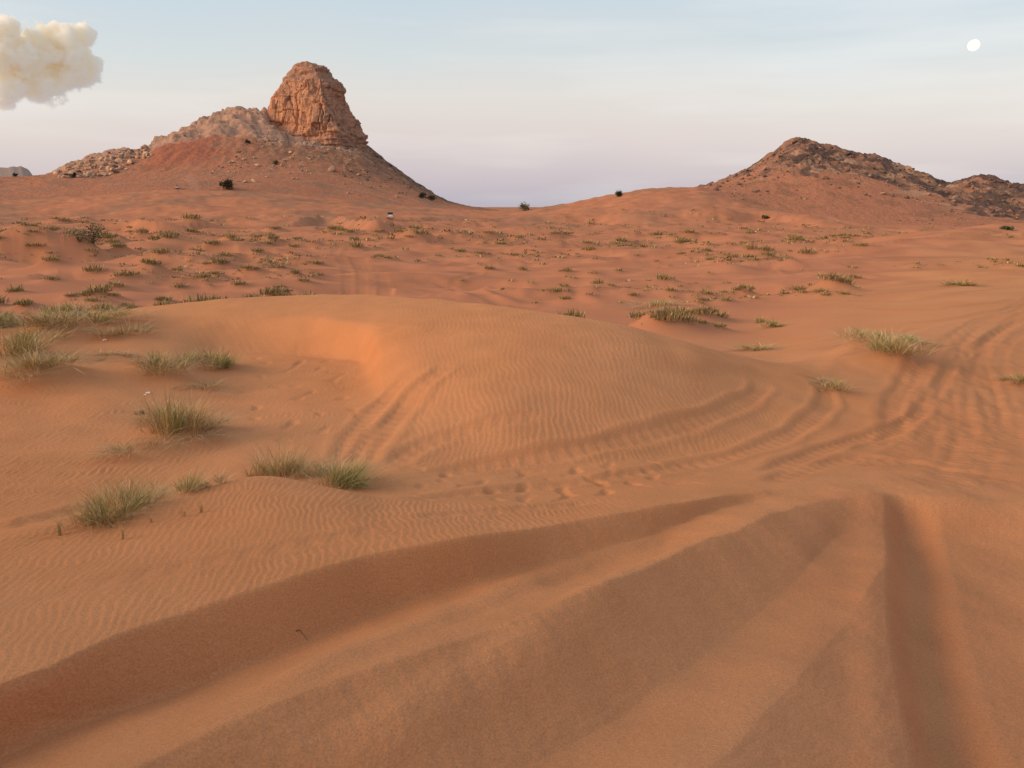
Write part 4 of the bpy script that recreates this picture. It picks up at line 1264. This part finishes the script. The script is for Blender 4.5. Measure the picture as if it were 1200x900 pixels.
# tufts of the flat
variants = []
for k in range(7):
    gshare = [0.5, 0.35, 0.6, 0.25, 0.45, 0.15, 0.55][k]
    n = 150
    Vg, qg, tg = blades(n, 0.42, 0.20, 0.46, 0.024, rng, droop=0.8, minh=0.25, gather=0.3)
    pal = np.where((rng.random(n) < gshare)[:, None], GREENS[rng.integers(4, size=n)] * np.array([0.78, 0.70, 0.72]), STRAWS[rng.integers(4, size=n)] * 0.78)
    cv = np.repeat(pal * rng.uniform(0.8, 1.2, (n, 1)), 7, 0)
    variants.append((np_mesh('grass_tuft', Vg, qg, tg, [M_GRASS], True, cv), Vg, qg, tg, cv))
Vf, qf_, tf = blades(10, 0.40, 0.22, 0.46, 0.105, rng, droop=0.8, minh=0.3, gather=0.5)
order = sorted(range(len(TUFT)), key=lambda k: -TUFT[k][2] / math.hypot(TUFT[k][0], TUFT[k][1]) if abs(math.atan2(TUFT[k][0], TUFT[k][1])) < 0.62 else 1)
stuff = {'V': [], 'q': [], 't': [], 'c': []}
nv = 0
for rank, k in enumerate(order):
    x, y, w = TUFT[k]
    vi = rng.integers(7)
    sc = w * 1.0; rz = rng.uniform(0, 6.28); hz = w * rng.uniform(0.55, 1.0)
    z = z_at(x, y) + EYE - 0.01
    if rank < 290:
        o = link(bpy.data.objects.new('grass_tuft', variants[vi][0]))
        o.location = (x, y, z); o.rotation_euler = (0, 0, rz); o.scale = (sc, sc, hz)
        xq = 600 + 900 * x / y
        dist = math.hypot(x, y)
        band = 'near the dune' if dist < 48 else ('halfway out' if dist < 85 else 'far out')
        if xq < 400:
            tag(o, 'olive brown grass tuft on the hummocky flat left of the valley track, ' + band, 'grass', 'grass tufts left of the valley track, ' + band)
        elif xq < 820:
            tag(o, 'olive brown grass tuft on the open sand right of the valley track, ' + band, 'grass', 'grass tufts right of the valley track, ' + band)
        else:
            tag(o, 'olive brown grass tuft on the flat below the pointed hill, ' + band, 'grass', 'grass tufts below the pointed hill, ' + band)
    else:
        P = Vf * np.array([sc, sc, hz])
        ca, sa = math.cos(rz), math.sin(rz)
        P = np.stack([P[:, 0] * ca - P[:, 1] * sa + x, P[:, 0] * sa + P[:, 1] * ca + y, P[:, 2] + z], -1)
        pal = np.where((rng.random(10) < rng.uniform(0.05, 0.7))[:, None], GREENS[rng.integers(4, size=10)] * np.array([0.75, 0.67, 0.7]), STRAWS[rng.integers(4, size=10)] * 0.78)
        stuff['V'].append(P); stuff['c'].append(np.repeat(pal * rng.uniform(0.75, 1.2), 7, 0))
        stuff['q'].append(qf_ + nv); stuff['t'].append(tf + nv)
        nv += 10 * 7
o = link(bpy.data.objects.new('desert_scrub', np_mesh('desert_scrub', np.vstack(stuff['V']), np.vstack(stuff['q']), np.vstack(stuff['t']), [M_GRASS], True, np.vstack(stuff['c']))))
tag(o, 'sparse low scrub scattered over the far flat', 'scrub', kind='stuff')


def leaf_cloud(name, n, rx, ry, rz_, leaf, pal, rng, lumps=6):
    """leafy crown: small leaf faces gathered in clumps, gaps between them"""
    cx = rng.normal(size=(lumps, 3)); cx /= np.linalg.norm(cx, axis=1)[:, None]
    cx *= rng.uniform(0.35, 0.75, (lumps, 1)); cx[:, 2] = np.abs(cx[:, 2]) * 0.9
    P = cx[rng.integers(lumps, size=n)] + rng.normal(0, 0.22, (n, 3))
    P = P * np.array([rx, ry, rz_]) + np.array([0, 0, rz_ * 0.35])
    P[:, 2] = np.maximum(P[:, 2], leaf * 0.3)
    a = rng.normal(size=(n, 3)); a /= np.linalg.norm(a, axis=1)[:, None]
    b = np.cross(a, rng.normal(size=(n, 3))); b /= np.linalg.norm(b, axis=1)[:, None]
    s_ = leaf * rng.uniform(0.5, 1.2, (n, 1))
    Vv = np.stack([P - a * s_, P + b * s_ * 0.45, P + a * s_, P - b * s_ * 0.45], 1).reshape(-1, 3)
    qd = np.arange(n)[:, None] * 4 + np.arange(4)[None]
    c = np.repeat(pal[rng.integers(len(pal), size=n)] * rng.uniform(0.7, 1.3, (n, 1)), 4, 0)
    return np_mesh(name, Vv, qd, None, [M_LEAF], False, c)


def stems_mesh(name, rx, h, rng, n=9, thick=0.05):
    bm = bmesh.new()
    for k in range(n):
        a = rng.uniform(0, 6.28); o_ = rx * rng.uniform(0.1, 0.7)
        tip = Vector((math.cos(a) * o_, math.sin(a) * o_, h * rng.uniform(0.6, 0.95)))
        mid = Vector((tip.x * 0.35, tip.y * 0.35, tip.z * 0.55))
        rings = []
        for p, r_ in ((Vector((0, 0, -0.15)), thick), (mid, thick * 0.6), (tip, thick * 0.15)):
            rings.append([bm.verts.new(p + Vector((math.cos(t) * r_, math.sin(t) * r_, 0))) for t in (0, 1.57, 3.14, 4.71)])
        for A_, B_ in zip(rings[:-1], rings[1:]):
            for i_ in range(4):
                bm.faces.new((A_[i_], A_[(i_ + 1) % 4], B_[(i_ + 1) % 4], B_[i_]))
    me = bpy.data.meshes.new(name); bm.to_mesh(me); bm.free()
    me.materials.append(M_BARK)
    return me


def shrub(loc, rx, h, pal, n, leaf, label):
    root = link(bpy.data.objects.new('shrub', None)); root.location = loc
    link(bpy.data.objects.new('crown', leaf_cloud('crown', n, rx, rx * 0.9, h * 0.75, leaf, pal, rng, 9)), root)
    link(bpy.data.objects.new('stem', stems_mesh('stem', rx, h * 0.8, rng, 9, max(0.02, 0.03 * rx))), root)
    tag(root, label, 'shrub')


PAL_DARK = np.array([[0.045, 0.045, 0.028], [0.06, 0.055, 0.035], [0.035, 0.036, 0.024]])
PAL_GREEN = np.array([[0.07, 0.085, 0.035], [0.09, 0.10, 0.045], [0.055, 0.065, 0.03]])
PAL_PALE = np.array([[0.17, 0.17, 0.09], [0.30, 0.25, 0.15], [0.11, 0.12, 0.055], [0.40, 0.34, 0.22]])
for (px_, py_, wp, hp, pal, n, leaf, lab, srf) in [
    (267, 222, 14, 9, PAL_DARK, 900, 0.55, 'solitary dark round bush on the apron below the tall cliff', 'h'),
    (291, 168.5, 6, 4, PAL_DARK, 300, 0.4, 'small dark bush at the foot of the cliff, on its left', 'h'),
    (323, 193, 7, 5, PAL_GREEN, 300, 0.4, 'greenish bush among fallen boulders under the cliff', 'h'),
    (495, 233, 8, 7, PAL_DARK, 400, 0.45, 'dark bush of a touching pair low on the right flank', 'h'),
    (505, 235, 10, 6, PAL_DARK, 400, 0.45, 'wider dark bush of a touching pair low on the right flank', 'h'),
    (614, 247, 13, 8, PAL_PALE * 0.75, 700, 0.4, 'feathery pale green bush on the sand skyline at the lowest dip', 'g'),
    (726, 230.5, 9, 6, PAL_GREEN * 0.8, 600, 0.35, 'compact dark green bush on the sand ridge toward the pointed hill', 'g'),
    (110, 286, 24, 18, PAL_GREEN * 1.2, 900, 0.09, 'green grey shrub with pale twigs on the hummocky flat', 'g'),
    (93, 283, 30, 14, PAL_PALE, 500, 0.08, 'sparse bleached twiggy shrub touching the green grey one', 'g'),
    (76, 208, 5, 3.5, PAL_DARK, 200, 0.4, 'tiny dark bush at the left end of the pale outcrop', 'h'),
    (88, 207, 4, 3.5, PAL_DARK, 200, 0.4, 'tiny dark bush below the pale outcrop', 'h'),
    (18, 207.5, 5, 3, PAL_DARK, 200, 0.4, 'tiny dark bush alone on the far left slope', 'h'),
    (1180, 269, 10, 2.5, PAL_GREEN * 1.3, 260, 0.22, 'low olive scrub heap at the foot of the pointed hill', 'r'),
    (896, 256, 10, 3, PAL_DARK * 1.5, 200, 0.3, 'small dark shrub on the sand drift beneath the pointed hill', 'g'),
]:
    if srf == 'g':
        x, y = ray_ground(px_, py_); p = (x, y, z_at(x, y) + EYE)
    else:
        p = surf_ray(px_, py_, az, rr, HZ) if srf == 'h' else surf_ray(px_, py_, az3, rr3, QZ)
        if p is None:
            x, y = ray_ground(px_, py_); p = (x, y, z_at(x, y) + EYE)
        else:
            # the sand sheet may lie in front of the hill
            x, y = ray_ground(px_, py_)
            if math.hypot(x, y) < math.hypot(p[0], p[1]) - 3: p = (x, y, z_at(x, y) + EYE)
    dd = math.hypot(p[0], p[1])
    shrub(p, wp / FPX * dd * 0.62, hp / FPX * dd * 1.15, pal, n, leaf, lab)


# ------------------------------------------------------------------ parked vehicles, far off
M_WHITE = flat_mat('white_paint', (0.75, 0.74, 0.72), 0.35, 0.5, 0.03)
M_GLASS = flat_mat('dark_glass', (0.015, 0.016, 0.018), 0.1, 0.5, 0.1)
M_TYRE = flat_mat('tyre_rubber', (0.02, 0.02, 0.02), 0.9, 0.2)
M_LAMP = flat_mat('tail_lamp', (0.35, 0.02, 0.02), 0.3, 0.5)


def prism(profile, y0, y1, inset=0.0):
    """side profile (x, z) swept across the width, narrowed at the top by inset"""
    bm = bmesh.new()
    zmax = max(p[1] for p in profile); zmin = min(p[1] for p in profile)
    f = lambda z: inset * (z - zmin) / (zmax - zmin)
    A_ = [bm.verts.new((x_, y0 + f(z_), z_)) for x_, z_ in profile]
    B_ = [bm.verts.new((x_, y1 - f(z_), z_)) for x_, z_ in profile]
    bm.faces.new(A_[::-1]); bm.faces.new(B_)
    for i_ in range(len(profile)):
        j_ = (i_ + 1) % len(profile)
        bm.faces.new((A_[i_], A_[j_], B_[j_], B_[i_]))
    bmesh.ops.recalc_face_normals(bm, faces=bm.faces)
    return bm


def bm_obj(name, bm, mat, parent):
    me = bpy.data.meshes.new(name); bm.to_mesh(me); bm.free(); me.materials.append(mat)
    return link(bpy.data.objects.new(name, me), parent)


def make_car(loc, rz, label, cabin, scale):
    root = link(bpy.data.objects.new('parked_car', None)); root.location = loc; root.rotation_euler = (0, 0, rz); root.scale = (scale,) * 3
    body = prism([(-2.3, 0.38), (2.25, 0.38), (2.32, 0.7), (2.2, 0.98), (0.95, 1.1), (-2.28, 1.1), (-2.35, 0.7)], -0.93, 0.93, 0.05)
    bmesh.ops.bevel(body, geom=body.edges[:], offset=0.05, segments=1, affect='EDGES')
    bm_obj('body', body, M_WHITE, root)
    cab = prism([(-2.24, 1.09), (0.95, 1.09), (0.25, 1.72), (-0.1, 1.78), (-1.95, 1.78)], -0.87, 0.87, 0.14)
    bm_obj('cabin', cab, cabin, root)
    bm_obj('rear_window', prism([(-2.265, 1.16), (-2.20, 1.16), (-1.96, 1.70), (-2.03, 1.70)], -0.72, 0.72, 0.06), M_GLASS, root)
    bm_obj('windscreen', prism([(0.98, 1.14), (0.90, 1.12), (0.26, 1.70), (0.34, 1.72)], -0.74, 0.74, 0.06), M_GLASS, root)
    for s_ in (-1, 1):
        b = prism([(-2.0, 1.16), (0.75, 1.16), (0.2, 1.66), (-1.9, 1.66)], -0.02, 0.02)
        w_ = bm_obj('side_window', b, M_GLASS, root); w_.location = (0, s_ * 0.815, 0); w_.rotation_euler = (s_ * 0.20, 0, 0)
        w_.location.z = 0.02 - (0.0 if s_ else 0); w_.location.y = s_ * (0.86 + 0.235)
        bmt = bmesh.new(); bmesh.ops.create_cube(bmt, size=1, matrix=Matrix.Translation((-2.33, s_ * 0.78, 0.88)) @ Matrix.Diagonal((0.06, 0.2, 0.26, 1)))
        bm_obj('tail_light', bmt, M_LAMP, root)
        for xw in (-1.4, 1.42):
            t_ = bmesh.new()
            bmesh.ops.create_cone(t_, cap_ends=True, segments=20, radius1=0.39, radius2=0.39, depth=0.26, matrix=Matrix.Translation((xw, s_ * 0.82, 0.38)) @ Matrix.Rotation(math.pi / 2, 4, 'X'))
            wh = bm_obj('wheel', t_, M_TYRE, root)
            r_ = bmesh.new()
            bmesh.ops.create_cone(r_, cap_ends=True, segments=16, radius1=0.22, radius2=0.2, depth=0.04, matrix=Matrix.Translation((xw, s_ * 0.955, 0.38)) @ Matrix.Rotation(-s_ * math.pi / 2, 4, 'X'))
            bm_obj('rim', r_, M_WHITE, wh)
    tag(root, label, 'car', 'cars parked on the far sand')


for (px_, py_, rz, lab) in [
    (457.5, 255.6, math.radians(99), 'white off-road car with black cabin on the sand below the cliff'),
    (207.5, 221.0, math.radians(114), 'white car on the apron near the solitary dark bush')]:
    x, y = ray_ground(px_, py_)
    p = (x, y, z_at(x, y) + EYE)
    h_ = surf_ray(px_, py_, az, rr, HZ)
    if h_ is not None and math.hypot(h_[0], h_[1]) < math.hypot(x, y): p = h_
    make_car(p, rz, lab, M_GLASS if px_ > 400 else M_WHITE, 0.82)

x, y = ray_ground(511, 253)
tag(put_stone('boulder', st_pale[0], (x, y, z_at(x, y) + EYE), 0.55), 'small pale boulder alone on the far sand beside the parked car', 'boulder')

# pale scraps lying on the sand
M_SCRAP = flat_mat('bleached_shell', (0.72, 0.68, 0.60), 0.7)


def scrap(px_, py_, size, label):
    x, y = ray_ground(px_, py_)
    bm = bmesh.new()
    bmesh.ops.create_icosphere(bm, subdivisions=2, radius=size)
    for v_ in bm.verts:
        v_.co.z *= 0.55; v_.co.x *= 1.25
        v_.co *= 1 + 0.25 * math.sin(v_.co.x * 190 + v_.co.y * 130)
    me = bpy.data.meshes.new('shell'); bm.to_mesh(me); bm.free(); me.materials.append(M_SCRAP)
    o = link(bpy.data.objects.new('shell', me)); o.location = (x, y, z_at(x, y) + EYE + size * 0.3)
    tag(o, label, 'shell', 'pale shells on the sand')


scrap(123, 399, 0.026, 'white shell on sand below the wide dry grass patch')
scrap(174, 461, 0.022, 'white shell on sand under the olive and straw clump')
scrap(170, 463, 0.014, 'tiny white shell next to the one under the olive clump')
scrap(191, 505, 0.015, 'white shell among the blades of the tall olive clump')

# dry twigs dropped on the near sand
M_TWIG = flat_mat('dry_twig', (0.24, 0.125, 0.06), 0.9)


def twig(px_, py_, length, rz, label):
    x, y = ray_ground(px_, py_)
    bm = bmesh.new()
    pts_ = [Vector((length * (t - 0.5), 0.18 * length * math.sin(t * 5), 0)) for t in (0, 0.3, 0.6, 1.0)]
    forks = [pts_]
    for line in forks:
        prev_ = None
        for i_, p_ in enumerate(line):
            q_ = Matrix.Rotation(rz, 3, 'Z') @ p_
            r_ = 0.0028 * (1 - 0.2 * i_)
            zz_ = z_at(x + q_.x, y + q_.y) - z_at(x, y) + 0.003 + p_.z
            ring = [bm.verts.new((q_.x + r_ * math.cos(t), q_.y + r_ * math.sin(t) * 0.5, zz_ + r_ * math.sin(t))) for t in (0, 1.26, 2.51, 3.77, 5.03)]
            if prev_:
                for j_ in range(5):
                    bm.faces.new((prev_[j_], prev_[(j_ + 1) % 5], ring[(j_ + 1) % 5], ring[j_]))
            prev_ = ring
    me = bpy.data.meshes.new('twig'); bm.to_mesh(me); bm.free(); me.materials.append(M_TWIG)
    o = link(bpy.data.objects.new('twig', me)); o.location = (x, y, z_at(x, y) + EYE)
    tag(o, label, 'twig')


twig(354, 744, 0.05, 0.1, 'thin dry twig lying on the face of the long wheel rut')

# ------------------------------------------------------------------ moon and cloud
def sky_point(px_, py_, dist):
    a = np.array([(px_ - 600) / FPX, CP + (450 - py_) / FPX * SP, -SP + (450 - py_) / FPX * CP])
    a /= np.linalg.norm(a)
    return a * dist + np.array([0, 0, EYE])


m, N, L, bs = new_mat('moonlight')
N.remove(bs)
em = N.new('ShaderNodeEmission')
tc = N.new('ShaderNodeTexCoord'); nz = N.new('ShaderNodeTexNoise'); nz.inputs['Scale'].default_value = 0.03
L.new(tc.outputs['Object'], nz.inputs['Vector'])
rp = N.new('ShaderNodeValToRGB')
rp.color_ramp.elements[0].position = 0.35; rp.color_ramp.elements[1].position = 0.65
rp.color_ramp.elements[0].color = (0.90, 0.86, 0.78, 1); rp.color_ramp.elements[1].color = (1.0, 0.97, 0.86, 1)
L.new(nz.outputs['Fac'], rp.inputs[0]); L.new(rp.outputs[0], em.inputs[0])
em.inputs[1].default_value = 1.12
L.new(em.outputs[0], N['Material Output'].inputs[0])
bm = bmesh.new()
MD = 14000.0
bmesh.ops.create_uvsphere(bm, u_segments=48, v_segments=24, radius=5.3 / FPX * MD)
me = bpy.data.meshes.new('moon'); bm.to_mesh(me); bm.free(); me.materials.append(m)
me.polygons.foreach_set('use_smooth', np.ones(len(me.polygons), bool))
o = link(bpy.data.objects.new('moon', me)); o.location = sky_point(1141, 53, MD)
o.scale = (1.0, 1.0, 0.97)
tag(o, 'pale full moon in the clear sky above the pointed hill', 'moon')


def build_cloud():
    D = 9000.0
    k = D / FPX
    base_c = sky_point(10, 80, D)
    # billows: (photo x, photo y, radius in photo pixels, depth offset)
    puffs = [(99, 41, 12, 0), (80, 47, 15, -4), (62, 47, 16, 4), (45, 50, 17, 0), (12, 46, 19, -6), (-8, 52, 20, 0), (4, 72, 22, -10), (30, 70, 26, 0), (58, 70, 25, 5), (84, 68, 20, 0),
             (104, 80, 13, 3), (80, 88, 18, 0), (50, 96, 22, 0), (14, 96, 22, -8), (-12, 82, 22, 0), (-4, 108, 17, 0)]
    lo = np.array([1e9] * 3); hi = -lo
    cs = []
    for (px_, py_, rp_, dz_) in puffs:
        c = sky_point(px_, py_, D) + np.array([0, dz_ * k * 1.5, 0]) - base_c
        cs.append((c, rp_ * k))
        lo = np.minimum(lo, c - rp_ * k * 1.6); hi = np.maximum(hi, c + rp_ * k * 1.6)
    bm = bmesh.new()
    bmesh.ops.create_cube(bm, size=1.0, matrix=Matrix.Translation((lo + hi) / 2) @ Matrix.Diagonal((*(hi - lo), 1)))
    me = bpy.data.meshes.new('cloud'); bm.to_mesh(me); bm.free()
    o = link(bpy.data.objects.new('cloud', me)); o.location = base_c
    mt = bpy.data.materials.new('cloud_vapour'); mt.use_nodes = True
    N = mt.node_tree.nodes; L = mt.node_tree.links
    N.remove(N['Principled BSDF'])
    tc = N.new('ShaderNodeTexCoord')
    prev = None
    for c, r in cs:
        dn = N.new('ShaderNodeVectorMath'); dn.operation = 'DISTANCE'
        L.new(tc.outputs['Object'], dn.inputs[0]); dn.inputs[1].default_value = c
        ma = N.new('ShaderNodeMath'); ma.operation = 'MULTIPLY_ADD'
        L.new(dn.outputs['Value'], ma.inputs[0]); ma.inputs[1].default_value = -1 / r; ma.inputs[2].default_value = 1.0
        if prev is None: prev = ma.outputs[0]
        else:
            mx = N.new('ShaderNodeMath'); mx.operation = 'SMOOTH_MAX'; mx.inputs[2].default_value = 0.12
            L.new(prev, mx.inputs[0]); L.new(ma.outputs[0], mx.inputs[1]); prev = mx.outputs[0]
    nz = N.new('ShaderNodeTexNoise'); nz.inputs['Scale'].default_value = 1 / (17 * k); nz.inputs['Detail'].default_value = 5; nz.inputs['Roughness'].default_value = 0.62
    L.new(tc.outputs['Object'], nz.inputs['Vector'])
    m1 = N.new('ShaderNodeMath'); m1.operation = 'MULTIPLY_ADD'
    L.new(nz.outputs['Fac'], m1.inputs[0]); m1.inputs[1].default_value = 2.1; m1.inputs[2].default_value = -1.12
    ad = N.new('ShaderNodeMath'); L.new(prev, ad.inputs[0]); L.new(m1.outputs[0], ad.inputs[1])
    # the base of the cloud thins out towards the ground
    sp = N.new('ShaderNodeSeparateXYZ'); L.new(tc.outputs['Object'], sp.inputs[0])
    fd = N.new('ShaderNodeMapRange'); L.new(sp.outputs['Z'], fd.inputs[0])
    fd.inputs['From Min'].default_value = -85 * k; fd.inputs['From Max'].default_value = 30 * k
    fd.inputs['To Min'].default_value = 0.0; fd.inputs['To Max'].default_value = 1.0
    mr = N.new('ShaderNodeMapRange'); L.new(ad.outputs[0], mr.inputs[0])
    mr.inputs['From Min'].default_value = 0.0; mr.inputs['From Max'].default_value = 0.22
    mr.inputs['To Min'].default_value = 0.0; mr.inputs['To Max'].default_value = CLOUD_D
    mm = N.new('ShaderNodeMath'); mm.operation = 'MULTIPLY'
    L.new(mr.outputs[0], mm.inputs[0]); L.new(fd.outputs[0], mm.inputs[1])
    v = N.new('ShaderNodeVolumePrincipled')
    v.inputs['Color'].default_value = (1.0, 0.989, 0.95, 1)  # warm tint put into the vapour to stand for golden sunlight
    v.inputs['Anisotropy'].default_value = 0.0
    L.new(mm.outputs[0], v.inputs['Density'])
    L.new(v.outputs[0], N['Material Output'].inputs['Volume'])
    me.materials.append(mt)
    tag(o, 'sunlit cumulus cloud with golden top above the left slope', 'cloud')


CLOUD_D = 0.06
scene.cycles.volume_step_rate = 0.5
build_cloud()
